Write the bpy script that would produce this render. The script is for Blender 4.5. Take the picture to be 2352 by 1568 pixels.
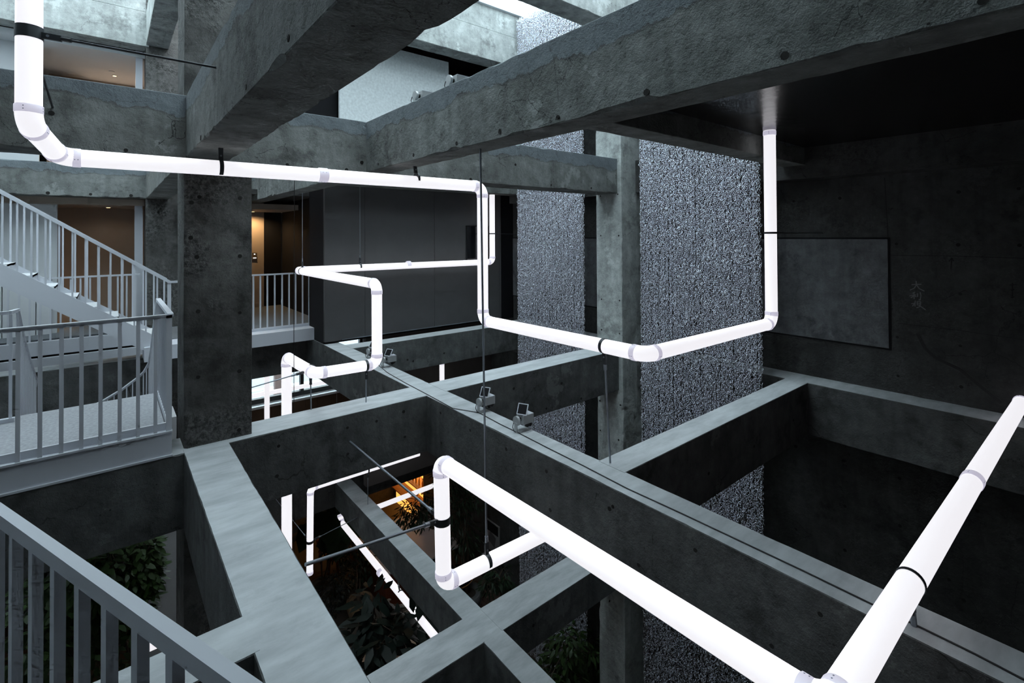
import bpy, bmesh, math, random
from mathutils import Vector, Matrix, noise

# ------------------------------------------------------------------ scene, camera, light
scene = bpy.context.scene
for o in list(bpy.data.objects):
    bpy.data.objects.remove(o, do_unlink=True)
col = scene.collection
H = 9.0            # eye level above the ground floor; every z below is given relative to the eye

F, CX, CY = 1135.27, 1182.72, 528.38      # pinhole of the 2352 x 1568 frame
YAW, PITCH, ROLL = 0.88223, 0.010489, -0.005546
fw = Vector((math.cos(YAW)*math.cos(PITCH), math.sin(YAW)*math.cos(PITCH), math.sin(PITCH)))
rt = Vector((math.sin(YAW), -math.cos(YAW), 0.0))
up = rt.cross(fw)
rt, up = (rt*math.cos(ROLL) + up*math.sin(ROLL)), (up*math.cos(ROLL) - rt*math.sin(ROLL))
cd = bpy.data.cameras.new('camera')
cam = bpy.data.objects.new('camera', cd)
col.objects.link(cam)
cd.sensor_width = 36.0
cd.lens = F/2352*36
cd.shift_x = (1176-CX)/2352
cd.shift_y = (CY-784)/2352
cd.clip_start, cd.clip_end = 0.05, 300
mw = Matrix((rt, up, -fw)).transposed().to_4x4()
mw.translation = Vector((0, 0, H))
cam.matrix_world = mw
scene.camera = cam

world = bpy.data.worlds.new('world')
scene.world = world
world.use_nodes = True
# overcast sky (brightest overhead, a third of that at the horizon)
SKY = 8.2
wn_, wl_ = world.node_tree.nodes, world.node_tree.links
bg = wn_['Background']
tcw = wn_.new('ShaderNodeTexCoord'); spw = wn_.new('ShaderNodeSeparateXYZ'); mrw = wn_.new('ShaderNodeMapRange')
wl_.new(tcw.outputs['Generated'], spw.inputs[0]); wl_.new(spw.outputs['Z'], mrw.inputs[0])
mrw.inputs[1].default_value = 0.0; mrw.inputs[2].default_value = 1.0; mrw.inputs[3].default_value = SKY/3; mrw.inputs[4].default_value = SKY
bg.inputs[0].default_value = (0.825, 0.925, 1.0, 1)
wl_.new(mrw.outputs[0], bg.inputs[1])
PIPE_EMIT = 0.9
vs = scene.view_settings
vs.view_transform = 'Standard'
vs.look = 'None'
vs.exposure = 0.0
vs.gamma = 1.0
vs.use_curve_mapping = False
scene.cycles.use_denoising = True
scene.cycles.max_bounces = 6
scene.cycles.adaptive_threshold = 0.10
scene.cycles.adaptive_min_samples = 10
scene.cycles.use_light_tree = False
scene.cycles.diffuse_bounces = 3
scene.cycles.glossy_bounces = 3
scene.cycles.transparent_max_bounces = 8
scene.cycles.sample_clamp_indirect = 6.0

def portal(name, loc, sx, sy):
    l = bpy.data.lights.new(name, 'AREA')
    l.shape = 'RECTANGLE'; l.size = sx; l.size_y = sy
    l.cycles.is_portal = True
    o = bpy.data.objects.new(name, l)
    o.location = (loc[0], loc[1], loc[2]+H)
    col.objects.link(o)
    return o
portal('skylight_portal', (3.0, 5.0, 5.2), 11.0, 14.0)

def ray(px, py):
    u, w = (px-CX)/F, -(py-CY)/F
    return rt*u + up*w + fw
def on_z(px, py, z):
    d = ray(px, py); return d*(z/d.z)
def on_x(px, py, x):
    d = ray(px, py); return d*(x/d.x)
def on_y(px, py, y):
    d = ray(px, py); return d*(y/d.y)

# ------------------------------------------------------------------ materials
def new_mat(name):
    m = bpy.data.materials.new(name); m.use_nodes = True
    nt = m.node_tree
    return m, nt, nt.nodes['Principled BSDF']

def plain(name, c, rough=0.6, metal=0.0, spec=0.5, var=0.0, vscale=8.0, bump=0.0, bscale=60.0):
    m, nt, p = new_mat(name)
    p.inputs['Base Color'].default_value = (*c, 1)
    p.inputs['Roughness'].default_value = rough
    p.inputs['Metallic'].default_value = metal
    p.inputs['Specular IOR Level'].default_value = spec
    if var or bump:
        g = nt.nodes.new('ShaderNodeNewGeometry')
        if var:
            n = nt.nodes.new('ShaderNodeTexNoise'); n.inputs['Scale'].default_value = vscale; n.inputs['Detail'].default_value = 6
            nt.links.new(g.outputs['Position'], n.inputs['Vector'])
            mx = nt.nodes.new('ShaderNodeMix'); mx.data_type = 'RGBA'
            mx.inputs[6].default_value = (*[v*(1-var) for v in c], 1)
            mx.inputs[7].default_value = (*[min(1, v*(1+var)) for v in c], 1)
            nt.links.new(n.outputs['Fac'], mx.inputs[0]); nt.links.new(mx.outputs[2], p.inputs['Base Color'])
        if bump:
            n = nt.nodes.new('ShaderNodeTexNoise'); n.inputs['Scale'].default_value = bscale; n.inputs['Detail'].default_value = 4
            nt.links.new(g.outputs['Position'], n.inputs['Vector'])
            b = nt.nodes.new('ShaderNodeBump'); b.inputs['Strength'].default_value = bump; b.inputs['Distance'].default_value = 0.01
            nt.links.new(n.outputs['Fac'], b.inputs['Height']); nt.links.new(b.outputs['Normal'], p.inputs['Normal'])
    return m

def emit(name, c, s, base=(0.45, 0.45, 0.47)):
    m, nt, p = new_mat(name)
    p.inputs['Base Color'].default_value = (*base, 1)
    p.inputs['Roughness'].default_value = 0.35
    p.inputs['Emission Color'].default_value = (*c, 1)
    p.inputs['Emission Strength'].default_value = s
    return m

def concrete(name, c1, c2, band=None, rough=0.25, crack=0.6, top=None, patch=0.5, seed=0.0, holes=True):
    """old board-formed concrete: blotches, streaks, repairs, bug holes, cracks; band = eye-relative z of a beam top with a screed edge"""
    m, nt, p = new_mat(name)
    N, L = nt.nodes, nt.links
    def nd(t, **k):
        n = N.new(t)
        for a, v in k.items(): setattr(n, a, v)
        return n
    def val(sock, v): sock.default_value = v
    geo = nd('ShaderNodeNewGeometry')
    mp = nd('ShaderNodeVectorMath', operation='ADD'); val(mp.inputs[1], (seed, seed*1.7, seed*0.6))
    L.new(geo.outputs['Position'], mp.inputs[0])
    P = mp.outputs[0]
    def tex(scale, detail=3, rgh=0.6, vec=P):
        n = nd('ShaderNodeTexNoise'); val(n.inputs['Scale'], scale); val(n.inputs['Detail'], detail); val(n.inputs['Roughness'], rgh)
        L.new(vec, n.inputs['Vector']); return n.outputs['Fac']
    def ramp(src, a, b, lo=0.0, hi=1.0):
        r = nd('ShaderNodeMapRange'); val(r.inputs[1], a); val(r.inputs[2], b); val(r.inputs[3], lo); val(r.inputs[4], hi)
        L.new(src, r.inputs[0]); return r.outputs[0]
    def mix(f, a, b, mode='MIX'):
        x = nd('ShaderNodeMix', data_type='RGBA', blend_type=mode)
        for s, i in ((f, 0), (a, 6), (b, 7)):
            if isinstance(s, tuple): val(x.inputs[i], (*s, 1) if len(s) == 3 else s)
            elif isinstance(s, (int, float)): val(x.inputs[i], s)
            else: L.new(s, x.inputs[i])
        return x.outputs[2]
    def mth(op, a, b=None):
        x = nd('ShaderNodeMath', operation=op)
        for i, s in enumerate((a, b)):
            if s is None: continue
            if isinstance(s, (int, float)): val(x.inputs[i], s)
            else: L.new(s, x.inputs[i])
        return x.outputs[0]
    sc = nd('ShaderNodeVectorMath', operation='MULTIPLY'); val(sc.inputs[1], (3.2, 3.2, 0.4)); L.new(P, sc.inputs[0])
    big = tex(0.9, 4, 0.66)
    streak = tex(1.5, 3, 0.6, sc.outputs[0])
    mott = tex(5.5, 5, 0.72)
    pt = tex(1.35, 3, 0.55)
    colr = mix(ramp(big, 0.32, 0.68), c1, c2)
    colr = mix(ramp(streak, 0.45, 0.72, 0.0, 0.5), colr, tuple(v*0.55 for v in c2))
    colr = mix(1.0, colr, mix(ramp(mott, 0.28, 0.72), (0.66, 0.66, 0.66), (1.30, 1.30, 1.30)), 'MULTIPLY')
    blot = mth('ADD', mth('MULTIPLY', pt, 0.65), mth('MULTIPLY', mott, 0.35))
    colr = mix(mth('MULTIPLY', ramp(blot, 0.605, 0.625), patch), colr, tuple(min(1, v*1.30) for v in c1))
    colr = mix(ramp(blot, 0.44, 0.36, 0.0, 0.55), colr, tuple(v*0.42 for v in c2))
    if holes:
        vo = nd('ShaderNodeTexVoronoi'); val(vo.inputs['Scale'], 15.0); L.new(P, vo.inputs['Vector'])
        hole = mth('MULTIPLY', mth('LESS_THAN', vo.outputs['Distance'], 0.11), mth('GREATER_THAN', mth('ADD', streak, mth('MULTIPLY', pt, 0.6)), 0.90))
        colr = mix(mth('MULTIPLY', hole, 0.75), colr, (0.012, 0.012, 0.012))
    bmp = tex(13.0, 4, 0.75)
    hgt = bmp
    if crack:
        off = nd('ShaderNodeCombineXYZ')
        for i, q in enumerate((mott, streak, pt)): L.new(q, off.inputs[i])
        ws = nd('ShaderNodeVectorMath', operation='SCALE'); val(ws.inputs['Scale'], 0.30); L.new(off.outputs[0], ws.inputs[0])
        wob = nd('ShaderNodeVectorMath', operation='ADD'); L.new(P, wob.inputs[0]); L.new(ws.outputs[0], wob.inputs[1])
        ve = nd('ShaderNodeTexVoronoi', feature='DISTANCE_TO_EDGE'); val(ve.inputs['Scale'], 3.4 if band is not None else 1.6); L.new(wob.outputs[0], ve.inputs['Vector'])
        thr = mth('LESS_THAN', ve.outputs['Distance'], 0.008 if band is not None else 0.006)
        ck = mth('MULTIPLY', thr, mth('GREATER_THAN', big, 0.55))
        colr = mix(mth('MULTIPLY', ck, crack), colr, (0.015, 0.015, 0.015))
    if rough > 0.3:
        hm = ramp(pt, 0.60-0.15*rough, 0.68-0.11*rough)
        hn = tex(24, 3, 0.8)
        colr = mix(mth('MULTIPLY', hm, 0.75*rough), colr, mix(ramp(hn, 0.38, 0.62), (0.025, 0.025, 0.025), tuple(v*1.1 for v in c1)))
        hgt = mth('ADD', hgt, mth('MULTIPLY', mth('MULTIPLY', hm, hn), 2.2*rough))
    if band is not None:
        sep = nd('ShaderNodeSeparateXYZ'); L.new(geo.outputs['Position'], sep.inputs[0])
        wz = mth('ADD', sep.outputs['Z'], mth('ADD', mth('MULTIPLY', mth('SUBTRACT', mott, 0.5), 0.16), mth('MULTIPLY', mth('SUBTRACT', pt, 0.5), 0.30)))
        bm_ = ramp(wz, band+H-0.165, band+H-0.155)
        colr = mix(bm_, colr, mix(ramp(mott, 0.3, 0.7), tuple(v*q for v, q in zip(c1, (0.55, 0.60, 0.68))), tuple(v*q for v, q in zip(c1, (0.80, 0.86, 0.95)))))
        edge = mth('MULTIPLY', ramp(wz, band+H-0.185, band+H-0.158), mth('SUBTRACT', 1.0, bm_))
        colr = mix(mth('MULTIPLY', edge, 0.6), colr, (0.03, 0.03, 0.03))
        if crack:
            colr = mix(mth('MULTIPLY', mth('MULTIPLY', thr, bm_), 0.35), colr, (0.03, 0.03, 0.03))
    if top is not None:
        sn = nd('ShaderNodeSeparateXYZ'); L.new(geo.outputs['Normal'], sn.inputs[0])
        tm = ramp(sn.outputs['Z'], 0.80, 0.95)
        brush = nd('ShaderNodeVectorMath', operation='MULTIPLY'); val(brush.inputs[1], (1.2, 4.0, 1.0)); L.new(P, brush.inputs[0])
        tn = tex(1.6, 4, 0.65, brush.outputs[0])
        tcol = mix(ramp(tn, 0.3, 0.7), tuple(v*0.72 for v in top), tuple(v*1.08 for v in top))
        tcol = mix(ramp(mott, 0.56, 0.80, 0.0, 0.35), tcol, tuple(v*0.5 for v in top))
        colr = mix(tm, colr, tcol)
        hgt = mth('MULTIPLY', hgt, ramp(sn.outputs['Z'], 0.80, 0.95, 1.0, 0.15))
    L.new(colr, p.inputs['Base Color'])
    val(p.inputs['Roughness'], 0.82); val(p.inputs['Specular IOR Level'], 0.3)
    b = nd('ShaderNodeBump'); val(b.inputs['Strength'], 0.6); val(b.inputs['Distance'], 0.02)
    L.new(hgt, b.inputs['Height']); L.new(b.outputs['Normal'], p.inputs['Normal'])
    return m

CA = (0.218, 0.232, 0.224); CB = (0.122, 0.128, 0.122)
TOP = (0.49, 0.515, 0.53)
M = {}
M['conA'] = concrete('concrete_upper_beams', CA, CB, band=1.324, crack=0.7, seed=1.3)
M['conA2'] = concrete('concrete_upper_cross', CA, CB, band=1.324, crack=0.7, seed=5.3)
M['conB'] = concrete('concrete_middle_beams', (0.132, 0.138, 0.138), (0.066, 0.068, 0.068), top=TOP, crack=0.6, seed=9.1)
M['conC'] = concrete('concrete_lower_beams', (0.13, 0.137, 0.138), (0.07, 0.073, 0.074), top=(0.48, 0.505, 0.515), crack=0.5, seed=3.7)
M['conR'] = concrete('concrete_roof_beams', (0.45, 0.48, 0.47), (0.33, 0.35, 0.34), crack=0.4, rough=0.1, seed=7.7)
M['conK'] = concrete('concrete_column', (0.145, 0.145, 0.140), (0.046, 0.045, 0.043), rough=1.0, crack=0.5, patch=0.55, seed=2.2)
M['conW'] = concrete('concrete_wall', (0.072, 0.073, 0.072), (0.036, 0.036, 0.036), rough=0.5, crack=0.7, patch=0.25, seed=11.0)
M['plaster'] = concrete('trowelled_plaster', (0.16, 0.165, 0.175), (0.12, 0.124, 0.13), rough=0.0, crack=0.25, patch=0.15, seed=4.4, holes=False)
M['palepanel'] = plain('pale_fibre_panel', (0.70, 0.74, 0.75), 0.7, var=0.30, vscale=22, bump=0.5, bscale=40)
M['darkpanel'] = plain('charcoal_cladding', (0.075, 0.074, 0.077), 0.75, var=0.12, vscale=5)
M['black'] = plain('matt_black', (0.012, 0.012, 0.014), 0.7, spec=0.1)
M['blackceil'] = plain('black_painted_ceiling', (0.016, 0.016, 0.016), 0.22, var=0.3, vscale=3, bump=0.25, bscale=9)
M['white'] = plain('white_painted_steel', (0.56, 0.58, 0.63), 0.5, spec=0.3)
M['whitewall'] = plain('white_paint', (0.62, 0.64, 0.66), 0.8, var=0.03)
M['beige'] = plain('beige_wall_paint', (0.36, 0.30, 0.25), 0.85, var=0.03)
M['carpet'] = plain('grey_carpet', (0.30, 0.31, 0.33), 0.95, var=0.45, vscale=38, bump=0.5, bscale=120)
M['darkcarpet'] = plain('blue_grey_carpet', (0.13, 0.145, 0.16), 0.95, var=0.3, vscale=30)
M['tube'] = emit('lit_tube', (0.975, 0.955, 1.0), PIPE_EMIT)
M['coupling'] = emit('lit_coupling', (0.86, 0.82, 1.0), PIPE_EMIT*0.62)
M['clamp'] = plain('dark_zinc', (0.055, 0.06, 0.066), 0.45, 0.4)
M['rod'] = plain('galvanised_steel', (0.30, 0.33, 0.37), 0.4, 0.7)
M['cable'] = plain('black_cable', (0.012, 0.012, 0.013), 0.5)
M['chain'] = plain('aluminium_chain', (0.86, 0.88, 0.95), 0.22, 1.0)
M['spot'] = plain('grey_fixture_paint', (0.42, 0.44, 0.45), 0.45, 0.2)
M['glassblk'] = plain('black_glass', (0.006, 0.006, 0.007), 0.1)
M['hole'] = plain('tie_hole_mortar', (0.012, 0.011, 0.010), 0.9)
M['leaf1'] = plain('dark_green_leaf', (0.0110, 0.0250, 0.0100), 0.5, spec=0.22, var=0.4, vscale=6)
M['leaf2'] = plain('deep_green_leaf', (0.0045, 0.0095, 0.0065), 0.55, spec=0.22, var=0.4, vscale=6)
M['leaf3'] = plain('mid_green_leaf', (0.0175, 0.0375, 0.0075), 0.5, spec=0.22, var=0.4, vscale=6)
M['bark'] = plain('bark', (0.09, 0.065, 0.045), 0.9, var=0.3, vscale=20, bump=0.5)
M['soil'] = plain('soil', (0.03, 0.022, 0.016), 1.0, var=0.4, vscale=30)
M['terracotta'] = plain('rust_planter', (0.20, 0.075, 0.03), 0.8, var=0.3, vscale=10)
M['sacking'] = plain('jute_sacking', (0.22, 0.14, 0.08), 0.95, var=0.4, vscale=25, bump=0.6)
M['greypot'] = plain('grey_pot', (0.10, 0.10, 0.105), 0.6)
M['brick'] = plain('brown_paver', (0.075, 0.042, 0.032), 0.85, var=0.35, vscale=9, bump=0.3)
M['mortar'] = plain('paver_joint', (0.10, 0.085, 0.07), 0.95)
M['woodwall'] = plain('dark_wood_cladding', (0.10, 0.060, 0.036), 0.6, var=0.25, vscale=3)
M['wood'] = plain('warm_wood', (0.34, 0.15, 0.05), 0.5, var=0.2, vscale=6)
M['redwood'] = plain('red_brown_wood', (0.16, 0.035, 0.015), 0.5, var=0.2, vscale=6)
M['counter'] = plain('white_counter', (0.62, 0.62, 0.64), 0.35)
M['amber'] = emit('amber_shelf_glow', (1.0, 0.42, 0.08), 1.6, (0.7, 0.4, 0.1))
M['ambercore'] = emit('amber_shelf_lamp', (1.0, 0.72, 0.32), 5.0, (0.9, 0.7, 0.4))
M['bottle'] = plain('amber_bottle_glass', (0.55, 0.25, 0.04), 0.08, 0.0)
M['asphalt'] = plain('asphalt', (0.20, 0.215, 0.235), 0.9, var=0.12, vscale=30)
M['roadpaint'] = plain('road_paint', (0.62, 0.62, 0.60), 0.8)
M['brownsteel'] = plain('brown_painted_post', (0.10, 0.065, 0.055), 0.6)
M['chalk'] = plain('chalk_mark', (0.20, 0.20, 0.20), 0.95)
M['crayon'] = plain('crayon_mark', (0.02, 0.02, 0.02), 0.95)
M['paper'] = plain('print_paper', (0.30, 0.30, 0.30), 0.8)
M['frame'] = plain('white_window_frame', (0.72, 0.76, 0.79), 0.5)
M['darkframe'] = plain('dark_window_frame', (0.02, 0.021, 0.023), 0.5)
M['led'] = emit('white_led', (1, 1, 1), 6.0)

def glass(name):
    m = bpy.data.materials.new(name); m.use_nodes = True
    nt = m.node_tree; nt.nodes.clear()
    o = nt.nodes.new('ShaderNodeOutputMaterial'); mx = nt.nodes.new('ShaderNodeMixShader')
    t = nt.nodes.new('ShaderNodeBsdfTransparent'); g = nt.nodes.new('ShaderNodeBsdfGlossy')
    t.inputs[0].default_value = (0.93, 0.97, 0.97, 1); g.inputs['Roughness'].default_value = 0.03
    mx.inputs[0].default_value = 0.07
    nt.links.new(t.outputs[0], mx.inputs[1]); nt.links.new(g.outputs[0], mx.inputs[2]); nt.links.new(mx.outputs[0], o.inputs[0])
    return m
M['glass'] = glass('clear_glass')

# ------------------------------------------------------------------ mesh helpers
OFF = {}
def V3(p): return Vector((p[0], p[1], p[2]))

class MB:
    def __init__(s): s.v, s.f, s.sm = [], [], []
    def add(s, vs_, fs, smooth=False):
        b = len(s.v); s.v += [tuple(v) for v in vs_]
        s.f += [tuple(i+b for i in f) for f in fs]; s.sm += [smooth]*len(fs); return s
    def box(s, x0, x1, y0, y1, z0, z1):
        vs_ = [(x, y, z) for z in (z0, z1) for y in (y0, y1) for x in (x0, x1)]
        return s.add(vs_, [(0, 2, 3, 1), (4, 5, 7, 6), (0, 1, 5, 4), (1, 3, 7, 5), (3, 2, 6, 7), (2, 0, 4, 6)])
    def obox(s, c, ax, ay, az):
        """box from a centre and three half-axis vectors"""
        c, ax, ay, az = V3(c), V3(ax), V3(ay), V3(az)
        vs_ = [c + ax*i + ay*j + az*k for k in (-1, 1) for j in (-1, 1) for i in (-1, 1)]
        return s.add(vs_, [(0, 2, 3, 1), (4, 5, 7, 6), (0, 1, 5, 4), (1, 3, 7, 5), (3, 2, 6, 7), (2, 0, 4, 6)])
    def bar(s, a, b, w, h, upv=(0, 0, 1)):
        """flat bar from a to b, w wide across, h high along upv"""
        a, b = V3(a), V3(b); d = (b-a).normalized(); u = V3(upv)
        sd = d.cross(u)
        if sd.length < 1e-4: sd = d.cross(Vector((1, 0, 0)))
        sd.normalize(); u2 = sd.cross(d).normalized()
        return s.obox((a+b)/2, (b-a)/2, sd*(w/2), u2*(h/2))
    def tube(s, pts, r, n=10, caps=True, rs=None):
        pts = [V3(p) for p in pts]; rings = []
        t0 = (pts[1]-pts[0]).normalized()
        u = t0.orthogonal().normalized(); pt = t0
        vs_ = []
        for i, p in enumerate(pts):
            if i == 0: t = t0
            elif i == len(pts)-1: t = (pts[i]-pts[i-1]).normalized()
            else: t = ((pts[i+1]-pts[i]).normalized()+(pts[i]-pts[i-1]).normalized()).normalized()
            q = pt.rotation_difference(t); u = q @ u; pt = t
            w = t.cross(u); rr = rs[i] if rs else r
            for k in range(n):
                a = 2*math.pi*k/n; vs_.append(p + (u*math.cos(a)+w*math.sin(a))*rr)
        fs = [(i*n+k, i*n+(k+1) % n, (i+1)*n+(k+1) % n, (i+1)*n+k) for i in range(len(pts)-1) for k in range(n)]
        s.add(vs_, fs, True)
        if caps:
            s.add(vs_[:n], [tuple(range(n-1, -1, -1))]); s.add(vs_[-n:], [tuple(range(n))])
        return s
    def lathe(s, c, prof, n=16):
        c = V3(c); vs_ = []
        for r, z in prof:
            for k in range(n):
                a = 2*math.pi*k/n; vs_.append(c+Vector((r*math.cos(a), r*math.sin(a), z)))
        fs = [(i*n+k, i*n+(k+1) % n, (i+1)*n+(k+1) % n, (i+1)*n+k) for i in range(len(prof)-1) for k in range(n)]
        s.add(vs_, fs, True)
        s.add(vs_[:n], [tuple(range(n-1, -1, -1))]); s.add(vs_[-n:], [tuple(range(n))])
        return s
    def build(s, name, mat, parent=None):
        off = OFF.get(parent.name, Vector((0, 0, 0))) if parent else Vector((0, 0, 0))
        me = bpy.data.meshes.new(name)
        hz = Vector((0, 0, H))
        me.from_pydata([tuple(Vector(v)+hz-off) for v in s.v], [], s.f)
        me.polygons.foreach_set('use_smooth', s.sm)
        me.materials.append(M[mat] if isinstance(mat, str) else mat)
        me.update()
        o = bpy.data.objects.new(name, me); col.objects.link(o)
        if parent: o.parent = parent; OFF[o.name] = off
        return o

def tag(o, label=None, cat=None, group=None, kind=None):
    if label: o['label'] = label
    if cat: o['category'] = cat
    if group: o['group'] = group
    if kind: o['kind'] = kind
    return o

def root(name, loc, label, cat, group=None, kind=None):
    e = bpy.data.objects.new(name, None); col.objects.link(e)
    e.empty_display_size = 0.1
    e.location = Vector(loc)+Vector((0, 0, H)); OFF[e.name] = Vector(e.location)
    return tag(e, label, cat, group, kind)

def struct(name, mb, mat, label=None, cat=None, parent=None):
    o = mb.build(name, mat, parent)
    if parent is None: tag(o, label, cat, kind='structure')
    return o

def beam_mesh(axis, a0, a1, u0, u1, v0, v1, seed=0, chip=1.0, step=0.07):
    """a cast beam: chamfered arrises that are chipped along the length"""
    mb = MB(); n = max(2, int(abs(a1-a0)/step)); rings = []
    vs_ = []
    sg = [(-1, -1), (1, -1), (1, 1), (-1, 1)]
    for i in range(n+1):
        t = a0+(a1-a0)*i/n
        ring = []
        for k, (su, sv) in enumerate(sg):
            q = noise.noise(Vector((t*2.3, seed*7.1+k*3.7, 0.5)))*0.5+noise.noise(Vector((t*9.0, seed*3.3+k*5.1, 2.5)))*0.5
            c = 0.005+max(0.0, q-0.12)*0.045*chip
            w = noise.noise(Vector((t*0.7, seed*1.9+k, 7.0)))*0.004
            cu = u1 if su > 0 else u0; cv = v1 if sv > 0 else v0
            cu += w; 
            p1 = (cu-su*c, cv); p2 = (cu, cv-sv*c)
            ring += [p2, p1] if (su*sv > 0) == True and False else ([p1, p2] if k in (1, 3) else [p2, p1])
        for (u, v) in ring:
            vs_.append({'x': (t, u, v), 'y': (u, t, v), 'z': (u, v, t)}[axis])
    m_ = 8
    fs = []
    flip = axis == 'y'
    for i in range(n):
        for k in range(m_):
            f = (i*m_+k, i*m_+(k+1) % m_, (i+1)*m_+(k+1) % m_, (i+1)*m_+k)
            fs.append(f[::-1] if not flip else f)
    e0 = tuple(range(m_)); e1 = tuple(range(n*m_, n*m_+m_))
    fs += [e0 if not flip else e0[::-1], e1[::-1] if not flip else e1]
    mb.add(vs_, fs)
    return mb

def beam(name, label, axis, a, u, v, mat, seed=0, chip=1.0, cat='beam'):
    mb = beam_mesh(axis, a[0], a[1], u[0], u[1], v[0], v[1], seed, chip)
    o = mb.build(name, mat)
    bm = bmesh.new(); bm.from_mesh(o.data); bmesh.ops.recalc_face_normals(bm, faces=bm.faces); bm.to_mesh(o.data); bm.free()
    return tag(o, label, cat, kind='structure')

HOLE = {}
def tie_holes(parent, axis, val, pix, r=0.019):
    """formwork tie holes on a face x=val or y=val, at the places the photograph shows them"""
    if axis not in HOLE:
        mb = MB(); d = Vector((1, 0, 0)) if axis == 'x' else Vector((0, 1, 0))
        mb.tube([d*-0.0025, d*0.004], 1.0, 9, True)
        me = bpy.data.meshes.new('tie_hole'); me.from_pydata([tuple(v) for v in mb.v], [], mb.f); me.materials.append(M['hole']); HOLE[axis] = me
    for (px, py) in pix:
        P = on_x(px, py, val) if axis == 'x' else on_y(px, py, val)
        o = bpy.data.objects.new('tie_hole', HOLE[axis]); col.objects.link(o); o.parent = parent
        o.location = P+Vector((0, 0, H)); s = r*random.uniform(0.8, 1.1)
        o.scale = (1, s, s) if axis == 'x' else (s, 1, s)

random.seed(5)
# ------------------------------------------------------------------ structure: beams and columns
BT, BB = -2.0, -2.692
AT, AB, A2 = 1.324, 0.742, 0.927
CT, CBz = -5.4, -5.95
RB = 3.703
# columns
k1 = beam('concrete_column', 'rough square concrete column standing left of the atrium with crumbled patches', 'z', (-9.0, 5.0), (0.555, 1.132), (5.60, 6.166), 'conK', 1, 2.2, 'column')
tie_holes(k1, 'y', 5.60, [(458, 452), (551, 455), (440, 465), (452, 590), (551, 588), (455, 715), (551, 718), (455, 866), (550, 852), (549, 987), (438, 546)])
beam('concrete_column', 'far concrete column seen behind the white stair, left of the rough column', 'z', (-9.0, 5.0), (0.555, 1.132), (11.82, 12.4), 'conK', 2, 1.6, 'column')
k3 = beam('concrete_column', 'streaked concrete column between the two chain curtains', 'z', (-9.0, 5.0), (6.843, 7.40), (5.42, 5.99), 'conR', 3, 1.6, 'column')
tie_holes(k3, 'x', 6.843, [(1380, 541), (1421, 541), (1382, 687), (1423, 690), (1382, 757), (1423, 766), (1379, 450), (1419, 446), (1378, 920), (1425, 930), (1379, 988), (1421, 1010)], 0.016)
# middle level (beam tops two metres below the eye)
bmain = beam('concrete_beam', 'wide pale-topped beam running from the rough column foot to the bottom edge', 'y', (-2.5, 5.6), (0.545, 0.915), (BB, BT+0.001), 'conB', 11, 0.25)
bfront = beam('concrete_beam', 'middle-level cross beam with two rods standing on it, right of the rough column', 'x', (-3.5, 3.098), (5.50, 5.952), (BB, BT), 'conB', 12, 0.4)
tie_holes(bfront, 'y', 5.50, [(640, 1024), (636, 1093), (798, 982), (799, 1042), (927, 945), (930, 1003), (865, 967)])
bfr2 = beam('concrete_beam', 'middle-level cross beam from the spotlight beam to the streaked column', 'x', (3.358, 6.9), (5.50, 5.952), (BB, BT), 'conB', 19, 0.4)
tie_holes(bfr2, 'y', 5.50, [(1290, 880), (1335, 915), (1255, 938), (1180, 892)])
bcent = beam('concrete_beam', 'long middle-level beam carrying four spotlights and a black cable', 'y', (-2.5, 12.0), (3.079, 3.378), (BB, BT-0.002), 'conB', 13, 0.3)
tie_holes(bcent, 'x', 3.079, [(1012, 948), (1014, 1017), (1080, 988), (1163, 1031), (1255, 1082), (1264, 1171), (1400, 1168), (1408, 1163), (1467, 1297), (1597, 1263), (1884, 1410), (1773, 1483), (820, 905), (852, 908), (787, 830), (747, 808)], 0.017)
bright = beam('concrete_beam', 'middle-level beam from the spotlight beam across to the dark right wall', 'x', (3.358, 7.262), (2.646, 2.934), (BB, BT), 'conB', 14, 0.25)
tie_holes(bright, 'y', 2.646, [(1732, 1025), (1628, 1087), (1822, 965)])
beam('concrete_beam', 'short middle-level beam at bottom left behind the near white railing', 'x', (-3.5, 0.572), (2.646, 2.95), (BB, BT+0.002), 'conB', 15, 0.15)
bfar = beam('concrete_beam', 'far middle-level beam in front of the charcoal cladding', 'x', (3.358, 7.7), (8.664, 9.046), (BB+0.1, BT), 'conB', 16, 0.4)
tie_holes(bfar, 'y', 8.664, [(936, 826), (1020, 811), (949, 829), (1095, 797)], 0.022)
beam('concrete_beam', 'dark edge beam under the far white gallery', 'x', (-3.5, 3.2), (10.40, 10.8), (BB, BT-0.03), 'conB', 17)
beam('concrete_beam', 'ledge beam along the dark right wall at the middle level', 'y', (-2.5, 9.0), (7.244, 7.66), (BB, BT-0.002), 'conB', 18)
# upper level
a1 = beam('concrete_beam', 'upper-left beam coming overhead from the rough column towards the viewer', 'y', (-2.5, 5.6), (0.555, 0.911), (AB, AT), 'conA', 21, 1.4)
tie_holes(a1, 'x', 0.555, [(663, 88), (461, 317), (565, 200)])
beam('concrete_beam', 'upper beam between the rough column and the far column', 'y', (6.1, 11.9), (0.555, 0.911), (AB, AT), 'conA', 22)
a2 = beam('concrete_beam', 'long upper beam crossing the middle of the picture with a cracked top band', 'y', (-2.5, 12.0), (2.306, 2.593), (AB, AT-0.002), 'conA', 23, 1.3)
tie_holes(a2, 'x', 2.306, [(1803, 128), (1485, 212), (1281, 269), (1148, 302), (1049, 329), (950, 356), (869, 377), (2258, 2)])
a3 = beam('concrete_beam', 'upper cross beam running from the far left through the column to the chain curtains', 'x', (-3.5, 6.9), (5.505, 5.952), (AB-0.02, AT), 'conA2', 24, 1.4)
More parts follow.
